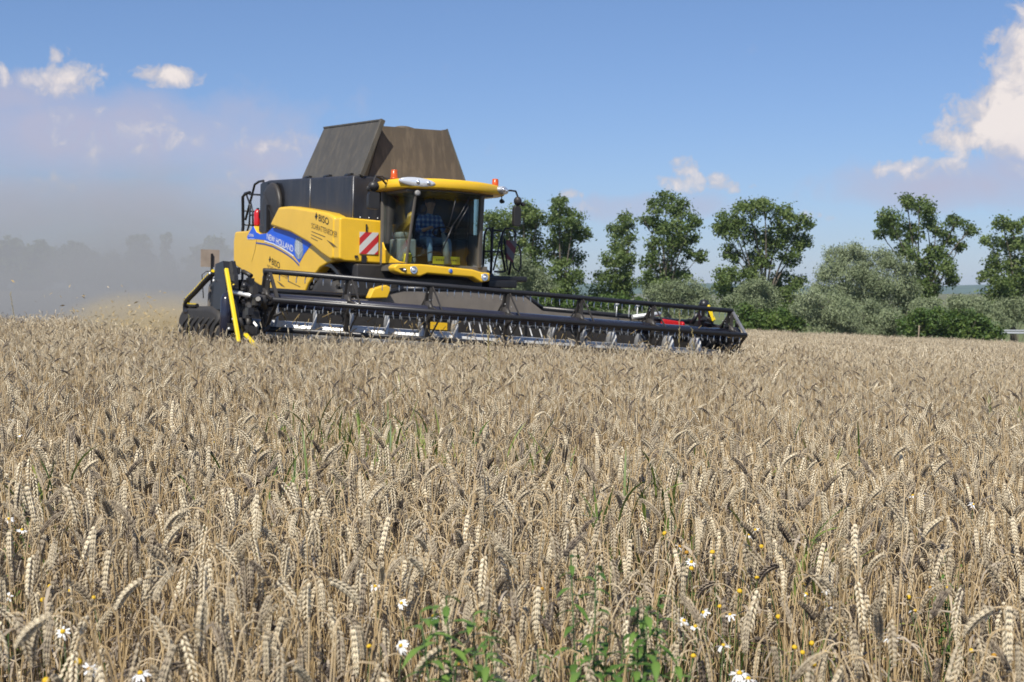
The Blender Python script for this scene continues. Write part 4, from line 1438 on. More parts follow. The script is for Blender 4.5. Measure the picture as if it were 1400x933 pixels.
def make_tree(name, label, cat, group, blobs, d, base_px, leafm, leaf=0.26, per=230, forks=3, trunk=0.28, seed=1, spread=0.55, droop=0.0, aspect=0.62, clump=12, stems=1):
    """blobs are lobes of the crown (px x, px y, px radius at the tree's own distance d)"""
    rng = np.random.default_rng(seed)
    cs, rs = [], []
    more = []
    for (x, y, r_) in blobs:
        for _ in range(2):
            a = rng.uniform(0, 6.283)
            more.append((x + math.cos(a) * r_ * 0.85, y + math.sin(a) * r_ * 0.7, r_ * rng.uniform(0.4, 0.6)))
    nb_ = len(blobs)
    for (x, y, r_) in list(blobs) + more:
        rm = r_ / FPX * d
        dd = d + rng.normal() * spread * 2.0
        cs.append(np.array(at(x, y, dd)))
        rs.append(rm * rng.uniform(0.92, 1.08))
    bx = at(base_px, 440, d).x
    base = Vector((bx, d, gz(bx, d)))
    root = empty(name, base, label, cat, group)
    bl = np.array(base)
    v, f, tn = leaf_cloud([c - bl for c in cs], rs, per, leaf, rng, clump, 0.9, droop, aspect)
    o = bulk('crown' if trunk > 0.1 else 'foliage', v, f, leafm, tint=tn)
    o.parent = root
    # trunk and limbs reach every lobe
    b = MB()
    tops = sorted(range(nb_), key=lambda i: cs[i][2])
    htop = max(c[2] for c in cs) - base.z
    fork = base + Vector((0, 0, htop * (0.22 if stems == 1 else 0.04)))
    mid = Vector(np.mean(cs, 0).tolist()) - base
    fk = fork - base
    if stems == 1:
        b.tube([Vector((0, 0, -0.2)), fk * 0.5 + Vector((0.05, 0, 0)), fk + Vector((mid.x * 0.15, 0, 0))], [trunk * 1.25, trunk, trunk * 0.85], 9)
    start = fk + Vector((mid.x * 0.15, 0, 0)) if stems == 1 else Vector((0, 0, -0.1))
    for i in tops:
        tgt = Vector((cs[i] - bl).tolist())
        m1 = start.lerp(tgt, 0.45) + Vector((rng.normal() * 0.25, rng.normal() * 0.25, 0.10 * (tgt - start).length))
        L = (tgt - start).length
        r0 = trunk * (0.16 + 0.20 * min(1, L / max(htop, 1)))
        b.tube(smooth_path([start, m1, tgt], 4), [max(0.02, r0 * (1 - 0.85 * k / 8)) for k in range(9)], 6)
        for k in range(3):
            dv = rng.normal(size=3)
            dv /= np.linalg.norm(dv)
            e = tgt + Vector((dv * rs[i] * 0.85).tolist())
            b.tube([m1.lerp(tgt, 0.7), tgt.lerp(e, 0.5) + Vector((0, 0, 0.05)), e], [r0 * 0.3, r0 * 0.2, 0.012], 5)
    tr = b.build('trunk' if trunk > 0.1 else 'stem', M['bark'], root, fixn=False)
    return root


GRP_T = 'trees along the far edge of the wheat'
GRP_B = 'bushes along the far edge of the wheat'
TREES = [
    ('tall green tree directly behind the right side of the combine cab', [(690, 300, 16), (715, 290, 17), (735, 300, 12), (680, 325, 15), (720, 320, 18), (735, 342, 14), (700, 348, 15), (722, 370, 18), (708, 395, 18), (668, 305, 12), (665, 345, 14)], 104, 712, 0.30),
    ('dense green tree just right of the cab, sagging branch on its right', [(765, 284, 13), (785, 300, 14), (770, 318, 18), (797, 322, 9), (758, 342, 18), (785, 350, 14), (765, 378, 20), (788, 382, 12), (752, 403, 16), (776, 405, 18), (753, 302, 11)], 102, 768, 0.30),
    ('narrow tapering tree with a thin pointed top, between two broader trees', [(853, 296, 8), (858, 312, 9), (842, 318, 11), (850, 338, 12), (863, 326, 7), (838, 353, 12), (855, 360, 13), (830, 382, 14), (850, 383, 14), (820, 402, 13), (845, 403, 16)], 105, 845, 0.22),
    ('tall open tree with several gaps in its crown, above the pale grey bush', [(895, 284, 10), (912, 276, 13), (932, 288, 14), (947, 303, 10), (902, 308, 13), (922, 316, 15), (893, 335, 11), (925, 338, 15), (950, 326, 7), (957, 350, 8), (942, 349, 7), (888, 360, 13), (918, 368, 16), (884, 385, 14), (908, 393, 14), (880, 300, 6), (937, 376, 8)], 103, 912, 0.30),
    ('broad round crowned green tree beyond the right end of the reel', [(998, 300, 13), (1024, 287, 15), (1046, 284, 11), (1070, 298, 15), (1096, 305, 13), (985, 316, 10), (1014, 318, 18), (1060, 324, 20), (1097, 328, 13), (1000, 345, 13), (1040, 350, 16), (1080, 354, 12), (994, 374, 14), (1028, 384, 18), (1064, 388, 16), (1090, 384, 11), (985, 395, 12), (1000, 408, 14), (1045, 408, 16), (1076, 408, 14)], 101, 1045, 0.36),
    ('tallest open crowned tree behind the big grey willows, long branch to the right', [(1240, 274, 11), (1257, 284, 14), (1267, 300, 11), (1214, 295, 12), (1224, 310, 16), (1250, 320, 12), (1204, 320, 7), (1280, 310, 9), (1306, 304, 10), (1325, 314, 8), (1293, 327, 11), (1314, 335, 8), (1280, 345, 12), (1243, 345, 14), (1263, 364, 14), (1290, 364, 12), (1275, 388, 14), (1253, 393, 12), (1300, 384, 9), (1263, 408, 16)], 103, 1262, 0.34),
    ('green tree cut off by the right edge of the picture', [(1370, 306, 10), (1386, 312, 9), (1354, 330, 10), (1375, 335, 14), (1396, 330, 11), (1360, 360, 12), (1386, 365, 16), (1350, 380, 10), (1375, 393, 16), (1402, 388, 14), (1354, 410, 14), (1385, 418, 16), (1412, 350, 15), (1424, 388, 18), (1406, 305, 8), (1430, 330, 14)], 100, 1385, 0.24),
]
for k, (lab, bl_, d, bx, tr) in enumerate(TREES):
    make_tree('broadleaf_tree', lab, 'tree', GRP_T, bl_, d, bx, M['leaf_green'], leaf=0.215, per=1050, trunk=tr, clump=24, seed=20 + k)
BUSH = [
    ('pale olive willow bush with bare grey branches behind the cab steps', [(705, 365, 17), (725, 385, 18), (700, 395, 16), (745, 397, 15), (735, 408, 14), (690, 380, 14)], 96, 718, 'leaf_willow'),
    ('low yellowish bush seen over the middle of the reel', [(765, 410, 12), (785, 413, 11), (745, 414, 11), (808, 416, 10)], 95, 778, 'leaf_hedge'),
    ('low green bush below the narrow tapering tree', [(830, 415, 11), (850, 417, 12), (870, 419, 11)], 95, 850, 'leaf_hedge'),
    ('rounded silver grey willow left of the reel end, under the open tree', [(900, 402, 14), (922, 396, 15), (944, 393, 15), (960, 402, 11), (910, 414, 14), (938, 414, 16), (962, 416, 12)], 94, 932, 'leaf_willow'),
    ('silver grey willow close behind the right end of the reel', [(1020, 402, 13), (1035, 392, 14), (1050, 402, 12), (1022, 420, 17), (1046, 420, 16), (1005, 412, 10)], 92, 1034, 'leaf_willow'),
    ('tall silver grey willow, left peak of the biggest pair', [(1142, 349, 14), (1160, 344, 14), (1180, 355, 13), (1134, 370, 14), (1160, 374, 18), (1186, 380, 16), (1128, 390, 14), (1155, 400, 18), (1180, 405, 16)], 96, 1158, 'leaf_willow'),
    ('tall silver grey willow, right peak of the biggest pair', [(1205, 354, 14), (1224, 361, 14), (1241, 374, 12), (1200, 380, 16), (1225, 390, 18), (1246, 395, 11), (1210, 405, 16), (1236, 412, 14)], 95, 1222, 'leaf_willow'),
    ('wide low grey willow thicket in front of the tall pair, touching the wheat', [(1108, 408, 15), (1100, 430, 15), (1130, 418, 18), (1124, 445, 16), (1155, 424, 20), (1160, 448, 16), (1186, 430, 18), (1195, 450, 16), (1216, 434, 14), (1222, 451, 12)], 88, 1160, 'leaf_willow'),
    ('small grey green willow between the green hedge and the tall open tree', [(1258, 420, 11), (1272, 418, 11), (1262, 430, 12)], 92, 1264, 'leaf_willow'),
    ('grey green willow above the right part of the green hedge', [(1310, 416, 12), (1328, 414, 12), (1342, 422, 11), (1318, 428, 12)], 94, 1326, 'leaf_willow'),
    ('grey green willow at the right edge above the guardrail', [(1370, 420, 12), (1390, 424, 14), (1406, 430, 14), (1376, 436, 11), (1424, 428, 14)], 98, 1392, 'leaf_willow'),
    ('dark green bush just right of the reel end', [(1018, 434, 14), (1044, 438, 14), (1068, 438, 14), (1086, 443, 11), (1030, 446, 10), (1058, 447, 10)], 88, 1050, 'leaf_hedge'),
    ('bright green hedge behind the thin wooden post', [(1240, 444, 13), (1262, 438, 13), (1262, 452, 12), (1284, 434, 12), (1282, 450, 13), (1302, 440, 13), (1304, 454, 12)], 86, 1270, 'leaf_hedge'),
    ('low dark green hedge end beside the guardrail', [(1322, 438, 13), (1324, 455, 11), (1343, 450, 12), (1346, 459, 9), (1362, 458, 9), (1336, 438, 10)], 86, 1340, 'leaf_hedge'),
]
for k, (lab, bl_, d, bx, lm) in enumerate(BUSH):
    wl = lm == 'leaf_willow'
    make_tree('willow_bush' if wl else 'bush', lab, 'bush', GRP_B, bl_, d, bx, M[lm], leaf=0.17 if wl else 0.19, per=2400 if wl else 1900,
              trunk=0.09, seed=60 + k, spread=0.35, droop=1.2 if wl else 0.0, aspect=0.36 if wl else 0.6, clump=24, stems=2)
# dust-veiled trees far on the left
FAR = [
    ('dust-veiled broad tree at the left edge of the picture', [(-12, 352, 20), (12, 346, 18), (30, 352, 16), (5, 372, 24), (35, 378, 20), (-20, 378, 22)], 330, 8),
    ('dust-veiled pointed tree, second from the left edge', [(52, 342, 11), (62, 352, 14), (48, 362, 14), (66, 374, 16), (45, 384, 16)], 345, 56),
    ('dust-veiled wide tree, third from the left edge', [(84, 352, 14), (102, 346, 14), (118, 354, 13), (92, 374, 18), (116, 376, 18)], 335, 102),
    ('low dust-veiled tree just left of the faint pale van', [(138, 362, 12), (152, 358, 12), (166, 366, 12), (140, 382, 14), (160, 384, 14)], 340, 152),
    ('dust-veiled tree with a blocky flat top, left of the slender one', [(184, 334, 10), (198, 332, 9), (194, 346, 12), (182, 356, 12), (202, 362, 13), (190, 380, 16), (212, 384, 14)], 330, 194),
    ('slender dust-veiled tree with a small round top on a thin waist', [(228, 328, 7), (226, 338, 6), (228, 352, 7), (232, 366, 10), (226, 382, 13), (240, 386, 12)], 325, 229),
    ('dust-veiled tree half hidden behind the rear of the combine', [(262, 360, 12), (276, 346, 12), (292, 336, 12), (304, 348, 12), (280, 370, 16), (298, 380, 16), (262, 384, 13)], 320, 284),
]
for k, (lab, bl_, d, bx) in enumerate(FAR):
    make_tree('hazy_tree', lab, 'tree', 'dust-veiled trees on the left', bl_, d, bx, M['leaf_green'], leaf=0.9, per=75, trunk=0.4, seed=100 + k, spread=1.2)
# a thin wooden post by the hedge, guardrail, white van far away
p = at(1255, 460, 83)
b = MB()
zz = gz(p.x, 83)
b.tube([(0, 0, -0.2), (0.03, 0, 0.8), (0.07, 0, 1.55)], [0.05, 0.045, 0.04], 7)
o = b.build('fence_post', M['wood'], None, (p.x, 83, zz))
set_props(o, 'thin weathered wooden post standing at the wheat edge before the hedge', 'post')
gr = empty('guardrail', (at(1366, 450, 90).x, 90, 0), 'pale steel guardrail at the right edge behind the green hedge', 'guardrail')
x0 = gr.location.x
zr = at(1380, 454, 90).z
b = MB()
prof_ = [(0, 0.0), (-0.04, 0.05), (0, 0.11), (0, 0.16), (-0.04, 0.22), (0, 0.28), (0.01, 0.28), (0.01, 0.0)]
b.prism(prof_, lambda a, c: (-0.3, a, zr - 0.14 + c), lambda a, c: (14.0, a + 1.0, zr - 0.24 + c))
b.build('rail', M['galv'], gr)
for k in range(8):
    xx = 0.2 + 1.95 * k
    g_ = gz(x0 + xx, 90)
    MB().box((xx - 0.05, 0.03 + xx / 14, min(g_, zr - 0.8)), (xx + 0.05, 0.12 + xx / 14, zr + 0.05)).build('post', M['galv'], gr)
p = at(150, 398, 449)
vz = gz(p.x, 449)
van = empty('van', (p.x, 449, vz), 'small white van parked far off by the pale track, blurred by dust', 'van')
b = MB().prism([(-2.2, 0.35), (-2.2, 1.75), (-1.9, 1.95), (0.7, 1.95), (1.35, 1.25), (2.15, 1.05), (2.25, 0.35)], lambda a, c: (a, -0.9, c), lambda a, c: (a, 0.9, c))
b.build('body', M['whitepaint'], van, bevel=0.08)
MB().prism([(-0.9, 1.25), (-0.9, 1.75), (0.65, 1.75), (1.1, 1.25)], lambda a, c: (a, -0.91, c), lambda a, c: (a, -0.895, c)).build('window', M['glassdark'], van)
for u in (-1.4, 1.4):
    for v in (-0.8, 0.8):
        MB().lathe([(0.33, -0.1), (0.36, -0.06), (0.36, 0.06), (0.33, 0.1)], (u, v, 0.36), 'y', 16).build('wheel', M['rubber'], van)
# ------------------------------------------------------------------ wheat
def in_crop(x, y):
    """True where the wheat still stands"""
    q = np.stack([x - O.x, y - O.y], -1)
    u = q @ np.array([Fv.x, Fv.y])
    v = q @ np.array([V0.x, V0.y])
    cut = (u < 3.95) & (v > -5.1) & (v < 4.35)
    cut |= (u < -0.5) & (v > -5.1) & (v < 4.35)
    return ~cut


def stalk_curve(rng, h, lean, th0, th1, earlen):
    """centre line in the x-z plane: stem points, ear points"""
    pts = [np.array([0.0, 0.0])]
    th = lean
    hs = h
    n1 = 5
    for i in range(n1):
        th_i = lean + 0.05 * i
        pts.append(pts[-1] + np.array([math.sin(th_i), math.cos(th_i)]) * (hs - 0.07) / n1)
    n2 = 4
    for i in range(n2):
        f = (i + 0.5) / n2
        a = lean + 0.25 + (th0 - lean - 0.25) * f
        pts.append(pts[-1] + np.array([math.sin(a), math.cos(a)]) * 0.07 / n2)
    ear = [pts[-1]]
    n3 = 10
    for i in range(n3):
        a = th0 + (th1 - th0) * (i + 0.5) / n3
        ear.append(ear[-1] + np.array([math.sin(a), math.cos(a)]) * earlen / n3)
    z = lambda L: [np.array([p[0], 0.0, p[1]]) for p in L]
    return z(pts), z(ear)


def frames(pts):
    pts = np.array(pts)
    t = np.gradient(pts, axis=0)
    t /= np.linalg.norm(t, axis=1)[:, None]
    b = np.tile(np.array([0.0, 1.0, 0.0]), (len(pts), 1))
    n = np.cross(b, t)
    return pts, t, n, b


class Soup:
    def __init__(self):
        self.v, self.f, self.mi, self.t = [], [], [], []

    def add(self, v, f, m, tint):
        k = len(self.v)
        self.v += [tuple(p) for p in v]
        self.f += [tuple(k + i for i in q) for q in f]
        self.mi += [m] * len(f)
        self.t += list(tint) if hasattr(tint, '__len__') else [tint] * len(v)

    def arr(self):
        return np.array(self.v), self.f, np.array(self.mi), np.array(self.t)


def spindle(S, p, d, up, L, rad, sides, rings, m, tint, flat=0.75):
    d = d / np.linalg.norm(d)
    a = np.cross(d, up)
    a /= np.linalg.norm(a) + 1e-9
    c = np.cross(a, d)
    vs = [p]
    ts = [tint - 0.22]
    for (f, r_) in rings:
        for k in range(sides):
            an = 2 * math.pi * k / sides
            vs.append(p + d * (L * f) + (a * math.cos(an) * flat + c * math.sin(an)) * rad * r_)
            ts.append(tint + 0.12 * (f - 0.4))
    vs.append(p + d * L)
    ts.append(tint + 0.1)
    fs = []
    nr = len(rings)
    for k in range(sides):
        fs.append((0, 1 + (k + 1) % sides, 1 + k))
        for i in range(nr - 1):
            fs.append((1 + i * sides + k, 1 + i * sides + (k + 1) % sides, 1 + (i + 1) * sides + (k + 1) % sides, 1 + (i + 1) * sides + k))
        fs.append((1 + (nr - 1) * sides + k, 1 + (nr - 1) * sides + (k + 1) % sides, len(vs) - 1))
    S.add(vs, fs, m, ts)


def ear_geo(S, pts, rng, lod, tone):
    P_, T_, N_, B_ = frames(pts)
    roll = rng.uniform(0, math.pi)
    L = len(P_)
    nodes = {0: 17, 1: 14, 2: 0}[lod]
    for i in range(nodes):
        f = (i + 0.4) / nodes
        x = f * (L - 1)
        k = min(int(x), L - 2)
        g = x - k
        p = P_[k] * (1 - g) + P_[k + 1] * g
        t_ = T_[k]
        sv = N_[k] * math.cos(roll) + B_[k] * math.sin(roll)
        wv = np.cross(t_, sv)
        s_ = 1 if i % 2 == 0 else -1
        sz = (0.58 + 0.52 * math.sin(math.pi * min(1, f * 0.95 + 0.10))) * rng.uniform(0.9, 1.1)
        tn = tone + rng.normal() * 0.07
        if lod == 0:
            rings = [(0.14, 0.7), (0.38, 1.0), (0.72, 0.55)]
            for wo, ln, th in ((0.0, 0.0140, 0.46), (0.75, 0.0145, 0.36), (-0.75, 0.0145, 0.36)):
                d = t_ + sv * s_ * th + wv * wo * 0.30
                spindle(S, p + sv * s_ * 0.0021 + wv * wo * 0.0030, d, sv, ln * sz, 0.0022 * sz, 5, rings, 0, tn + rng.normal() * 0.06, 1.0)
        else:
            d = t_ + sv * s_ * 0.32
            spindle(S, p + sv * s_ * 0.002, d, sv, 0.0160 * sz, 0.0035 * sz, 4, [(0.36, 1.0)], 0, tn, 1.2)
    if lod == 0:
        spindle(S, P_[-1] - T_[-1] * 0.004, T_[-1], N_[-1], 0.012, 0.002, 5, [(0.3, 1.0), (0.7, 0.6)], 0, tone)
    if lod == 2:
        vs, ts = [], []
        rad = [0.0025, 0.0060, 0.0054, 0.0062, 0.0044, 0.0008]
        for i, r_ in enumerate(rad):
            k = int(round(i * (L - 1) / 5))
            tw = 0.5 * (i % 2)
            for j in range(4):
                an = math.pi / 2 * j + tw + roll
                vs.append(P_[k] + (N_[k] * math.cos(an) + B_[k] * math.sin(an)) * r_ * (1.15 if j % 2 else 0.9))
                ts.append(tone + rng.normal() * 0.13)
        fs = [(i * 4 + j, i * 4 + (j + 1) % 4, (i + 1) * 4 + (j + 1) % 4, (i + 1) * 4 + j) for i in range(5) for j in range(4)]
        S.add(vs, fs, 0, ts)


def stem_geo(S, pts, rng, sides, tone, r0=0.0019):
    P_, T_, N_, B_ = frames(pts)
    vs, ts = [], []
    for i in range(len(P_)):
        f = i / (len(P_) - 1)
        for j in range(sides):
            an = 2 * math.pi * j / sides
            vs.append(P_[i] + (N_[i] * math.cos(an) + B_[i] * math.sin(an)) * (r0 * (1 - 0.4 * f)))
            ts.append(tone - 0.12 + 0.3 * f)
    fs = [(i * sides + j, i * sides + (j + 1) % sides, (i + 1) * sides + (j + 1) % sides, (i + 1) * sides + j) for i in range(len(P_) - 1) for j in range(sides)]
    S.add(vs, fs, 1, ts)


def leaf_geo(S, p0, rng, tone, ln=0.22, wd=0.009, m=2, up=0.6, seg=6, az_=None, curl=(1.5, 3.2)):
    a = rng.uniform(0, 2 * math.pi) if az_ is None else az_
    h = np.array([math.cos(a), math.sin(a), 0])
    sd_ = np.array([-math.sin(a), math.cos(a), 0])
    th = up
    p = np.array(p0, float)
    curl = rng.uniform(*curl)
    tw = rng.uniform(-1.2, 1.2)
    vs = []
    for i in range(seg + 1):
        f = i / seg
        w_ = wd * (0.6 + 0.6 * f) * (1 - f ** 3) * 0.5 + 0.0005
        s2 = sd_ * math.cos(tw * f) + np.array([0, 0, 1]) * math.sin(tw * f)
        vs += [p - s2 * w_, p + s2 * w_]
        p = p + (h * math.sin(th) + np.array([0, 0, 1]) * math.cos(th)) * ln / seg
        th += curl / seg
    fs = [(2 * i, 2 * i + 1, 2 * i + 3, 2 * i + 2) for i in range(seg)]
    S.add(vs, fs, m, tone)


def rand_stalk(rng, lod):
    h = rng.normal(0.74, 0.06)
    lean = rng.normal(0, 0.075)
    k = rng.random()
    if k < 0.17:
        th0, th1 = rng.uniform(0.15, 0.8), rng.uniform(0.5, 1.4)
    elif k < 0.33:
        th0, th1 = rng.uniform(1.5, 2.2), rng.uniform(2.3, 2.9)
    else:
        th0, th1 = rng.uniform(2.6, 3.05), rng.uniform(2.95, 3.2)
    el = rng.uniform(0.066, 0.094)
    tone = float(np.clip(rng.normal(0.55, 0.16), 0.15, 0.95))
    if rng.random() < 0.10:
        tone = rng.uniform(0.0, 0.15)
    st, er = stalk_curve(rng, h, lean, th0, th1, el)
    return st, er, tone


WM = [M['ear'], M['stem'], M['dryleaf']]
# a) full-detail variants, each split in ear / stem / leaf, plus a merged copy for the scattered crop
NV = 18
rngw = np.random.default_rng(11)
near_parts, near_merged = [], []
src = []
for i in range(NV):
    st, er, tone = rand_stalk(rngw, 0)
    E_, S_, LL = Soup(), Soup(), []
    ear_geo(E_, er, rngw, 0, tone)
    stem_geo(S_, st, rngw, 5, rngw.uniform(0.3, 0.8))
    for k in range(rngw.integers(1, 3)):
        q = st[rngw.integers(2, 5)]
        L_ = Soup()
        LL.append(L_)
        leaf_geo(L_, q, rngw, rngw.uniform(0.2, 0.8), rngw.uniform(0.10, 0.24), rngw.uniform(0.006, 0.011), 2, rngw.uniform(0.3, 1.5))
    near_parts.append([(nm, X.arr()) for nm, X in [('ear', E_), ('stem', S_)] + [('leaf', X) for X in LL]])
    near_parts[-1].append(('tone', tone, er))
    A = Soup()
    for X in [E_, S_] + LL:
        v, f, mi, tt = X.arr()
        k = len(A.v)
        A.v += v.tolist()
        A.f += [tuple(k + j for j in q) for q in f]
        A.mi += mi.tolist()
        A.t += tt.tolist()
    o = bulk('src_a_%02d' % i, A.v, [[list(q)] for q in []] or [np.array([q]) for q in A.f], WM, A.mi, A.t, True, link=False)
    src.append(o)


def clump(name, n, size, lod, rng):
    A = Soup()
    for i in range(n):
        S = Soup()
        st, er, tone = rand_stalk(rng, lod)
        ear_geo(S, er, rng, lod, tone)
        if lod == 1:
            stem_geo(S, st[::2] + [st[-1]] if len(st) % 2 == 0 else st[::2], rng, 3, rng.uniform(0.25, 0.8), 0.0021)
            if rng.random() < 0.9:
                leaf_geo(S, st[rng.integers(2, 5)], rng, rng.uniform(0.2, 0.8), rng.uniform(0.1, 0.24), 0.010, 2, rng.uniform(0.3, 1.5), 3)
        else:
            stem_geo(S, [st[0], st[5], st[-1]], rng, 3, rng.uniform(0.3, 0.8), 0.0026)
            if rng.random() < 0.5:
                leaf_geo(S, st[rng.integers(3, 5)], rng, rng.uniform(0.2, 0.8), 0.2, 0.013, 2, rng.uniform(0.3, 1.5), 2)
        v, f, mi, tt = S.arr()
        a = rng.uniform(0, 2 * math.pi)
        ca, sa = math.cos(a), math.sin(a)
        sc = rng.normal(1.0, 0.05)
        x = v[:, 0] * ca - v[:, 1] * sa + rng.uniform(-size / 2, size / 2)
        y = v[:, 0] * sa + v[:, 1] * ca + rng.uniform(-size / 2, size / 2)
        k = len(A.v)
        A.v += np.stack([x, y, v[:, 2] * sc], -1).tolist()
        A.f += [tuple(k + j for j in q) for q in f]
        A.mi += mi.tolist()
        A.t += tt.tolist()
    me = bpy.data.meshes.new(name)
    me.from_pydata(A.v, [], A.f)
    for m_ in WM:
        me.materials.append(m_)
    me.polygons.foreach_set('material_index', np.array(A.mi, dtype=np.int32))
    me.polygons.foreach_set('use_smooth', np.ones(len(me.polygons), dtype=bool))
    me.attributes.new('tint', 'FLOAT', 'POINT').data.foreach_set('value', np.array(A.t, dtype=np.float32))
    me.update()
    return bpy.data.objects.new(name, me)


NB, NCl = 10, 8
for i in range(NB):
    src.append(clump('src_b_%02d' % i, 22, 0.27, 1, rngw))
for i in range(NCl):
    src.append(clump('src_c_%02d' % i, 120, 0.75, 2, rngw))


def src_collection(name, objs):
    c = bpy.data.collections.new(name)
    for o in objs:
        c.objects.link(o)
    return c


def scatter(name, pts, rot, scl, idx, coll, label, cat):
    me = bpy.data.meshes.new(name)
    me.from_pydata(np.asarray(pts).tolist(), [], [])
    me.attributes.new('rot', 'FLOAT_VECTOR', 'POINT').data.foreach_set('vector', np.asarray(rot, dtype=np.float32).ravel())
    me.attributes.new('scl', 'FLOAT_VECTOR', 'POINT').data.foreach_set('vector', np.asarray(scl, dtype=np.float32).ravel())
    me.attributes.new('idx', 'INT', 'POINT').data.foreach_set('value', np.asarray(idx, dtype=np.int32))
    o = bpy.data.objects.new(name, me)
    COL.objects.link(o)
    ng = bpy.data.node_groups.new(name + '_scatter', 'GeometryNodeTree')
    ng.interface.new_socket('Geometry', in_out='INPUT', socket_type='NodeSocketGeometry')
    ng.interface.new_socket('Geometry', in_out='OUTPUT', socket_type='NodeSocketGeometry')
    gi = ng.nodes.new('NodeGroupInput')
    go = ng.nodes.new('NodeGroupOutput')
    ci = ng.nodes.new('GeometryNodeCollectionInfo')
    ci.inputs['Collection'].default_value = coll
    ci.inputs['Separate Children'].default_value = True
    ci.inputs['Reset Children'].default_value = True
    ip = ng.nodes.new('GeometryNodeInstanceOnPoints')
    ip.inputs['Pick Instance'].default_value = True
    for nm, dt, sk in (('rot', 'FLOAT_VECTOR', 'Rotation'), ('scl', 'FLOAT_VECTOR', 'Scale'), ('idx', 'INT', 'Instance Index')):
        na = ng.nodes.new('GeometryNodeInputNamedAttribute')
        na.data_type = dt
        na.inputs['Name'].default_value = nm
        ng.links.new(na.outputs['Attribute'], ip.inputs[sk])
    ng.links.new(gi.outputs[0], ip.inputs['Points'])
    ng.links.new(ci.outputs[0], ip.inputs['Instance'])
    ng.links.new(ip.outputs[0], go.inputs[0])
    md = o.modifiers.new('scatter', 'NODES')
    md.node_group = ng
    return set_props(o, label, cat, kind='stuff')


def wedge(n, d0, d1, rng, margin=1.2, k=0.42):
    """random points of the seen wedge of ground, uniform per area"""
    out = []
    while sum(len(a) for a in out) < n:
        y = np.sqrt(rng.uniform(max(0.0, d0) ** 2, d1 ** 2, n * 2))
        half = k * d1 + margin
        x = rng.uniform(-half, half, n * 2)
        y = rng.uniform(d0, d1, n * 2)
        ok = np.abs(x) < k * y + margin
        out.append(np.stack([x[ok], y[ok]], -1))
    return np.concatenate(out)[:n]


def area(d0, d1, margin=1.2, k=0.42):
    return k * (d1 ** 2 - d0 ** 2) + 2 * margin * (d1 - d0)


DN, DM, DF = 6.5, 21.0, 81.0
DENS = 330
# flowers need sight lines: (px x, px y, kind)
DAISY = [(15, 576), (27, 595), (114, 582), (9, 816), (192, 921), (122, 915), (86, 864), (12, 710), (30, 725), (548, 883), (513, 802), (593, 844), (549, 825), (929, 748), (1033, 725), (1023, 732), (945, 769), (962, 838), (998, 841), (935, 849), (951, 857), (989, 883), (1011, 921), (1023, 929),
         (1248, 678), (1263, 678), (1331, 690), (1130, 805), (1272, 804), (1102, 813), (1133, 830), (1350, 839), (1218, 872), (1364, 891), (1251, 836)]
BUTTON = [(25, 586), (34, 569), (69, 803), (96, 810), (59, 821), (128, 818), (63, 932), (107, 906), (293, 605), (310, 624), (505, 885), (625, 910), (948, 711), (952, 733), (939, 756), (945, 778), (741, 806), (948, 898), (1035, 791), (1011, 809), (909, 730), (984, 830), (974, 756), (1041, 748),
          (1329, 891), (1111, 908), (1359, 897), (1242, 817), (1086, 886), (1097, 893), (1128, 893), (1110, 880), (1064, 844), (1296, 805), (1219, 894), (1100, 800)]


def on_height(x, y, h):
    """point of the sight line through (x, y) that is h above the ground"""
    r = ray(x, y)
    lo, hi = 0.5, 60.0
    for _ in range(50):
        m_ = 0.5 * (lo + hi)
        p = Vector((0, 0, CZ)) + r * m_
        if p.z - gz(p.x, p.y) > h:
            lo = m_
        else:
            hi = m_
    return p


WEED_PX = [(655, 862, 0.02, .76), (705, 905, 0.02, .72), (805, 790, 0.012, .78), (745, 842, 0.012, .74), (872, 850, 0.016, .74), (892, 925, 0.016, .70), (432, 552, .012, .8), (492, 560, .018, .8), (545, 578, .014, .8), (597, 572, .010, .8), (905, 628, .01, .8), (700, 588, .01, .8), (1118, 672, .01, .8), (64, 612, .012, .8), (838, 650, .008, .8), (1062, 592, .01, .8), (378, 610, .008, .8)]
fl_pos = []
for (x, y) in DAISY + BUTTON:
    fl_pos.append(on_height(x, y, 0.69 if y < 800 else 0.66))
fp = np.array([[p.x, p.y] for p in fl_pos])
fa = np.arctan2(fp[:, 0], fp[:, 1])


def clear_sight(P_):
    """drop the few plants that stand right before a flower"""
    a = np.arctan2(P_[:, 0], P_[:, 1])
    keep = np.ones(len(P_), bool)
    for (q, qa) in zip(fp, fa):
        near = (np.abs(a - qa) < 0.014) & (P_[:, 1] < q[1] + 0.02) & (P_[:, 1] > q[1] - 0.55)
        keep &= ~(near & (rngs.random(len(P_)) < 0.6))
    for (x, y, wd, h) in WEED_PX:
        q = on_height(x, y, h)
        near = (np.abs(a - math.atan2(q.x, q.y)) < wd) & (P_[:, 1] < q.y + 0.12) & (P_[:, 1] > q.y - 0.5)
        keep &= ~(near & (rngs.random(len(P_)) < 0.8))
    return keep


rngs = np.random.default_rng(5)
pa = wedge(int(DENS * area(1.55, DN, 3.2)), 1.55, DN, rngs, 3.2)
pa = pa[rngs.random(len(pa)) < np.clip(0.22 + (pa[:, 1] - 2.15) * 1.3, 0.22, 1.0)]      # the drill rows thin out at the field's edge
pa = pa[clear_sight(pa)]
# thin the crop where weeds have taken over
def weedy(P_):
    return np.array([mnoise.noise(Vector((x * 0.9, y * 0.55, 4.2))) for x, y in P_])


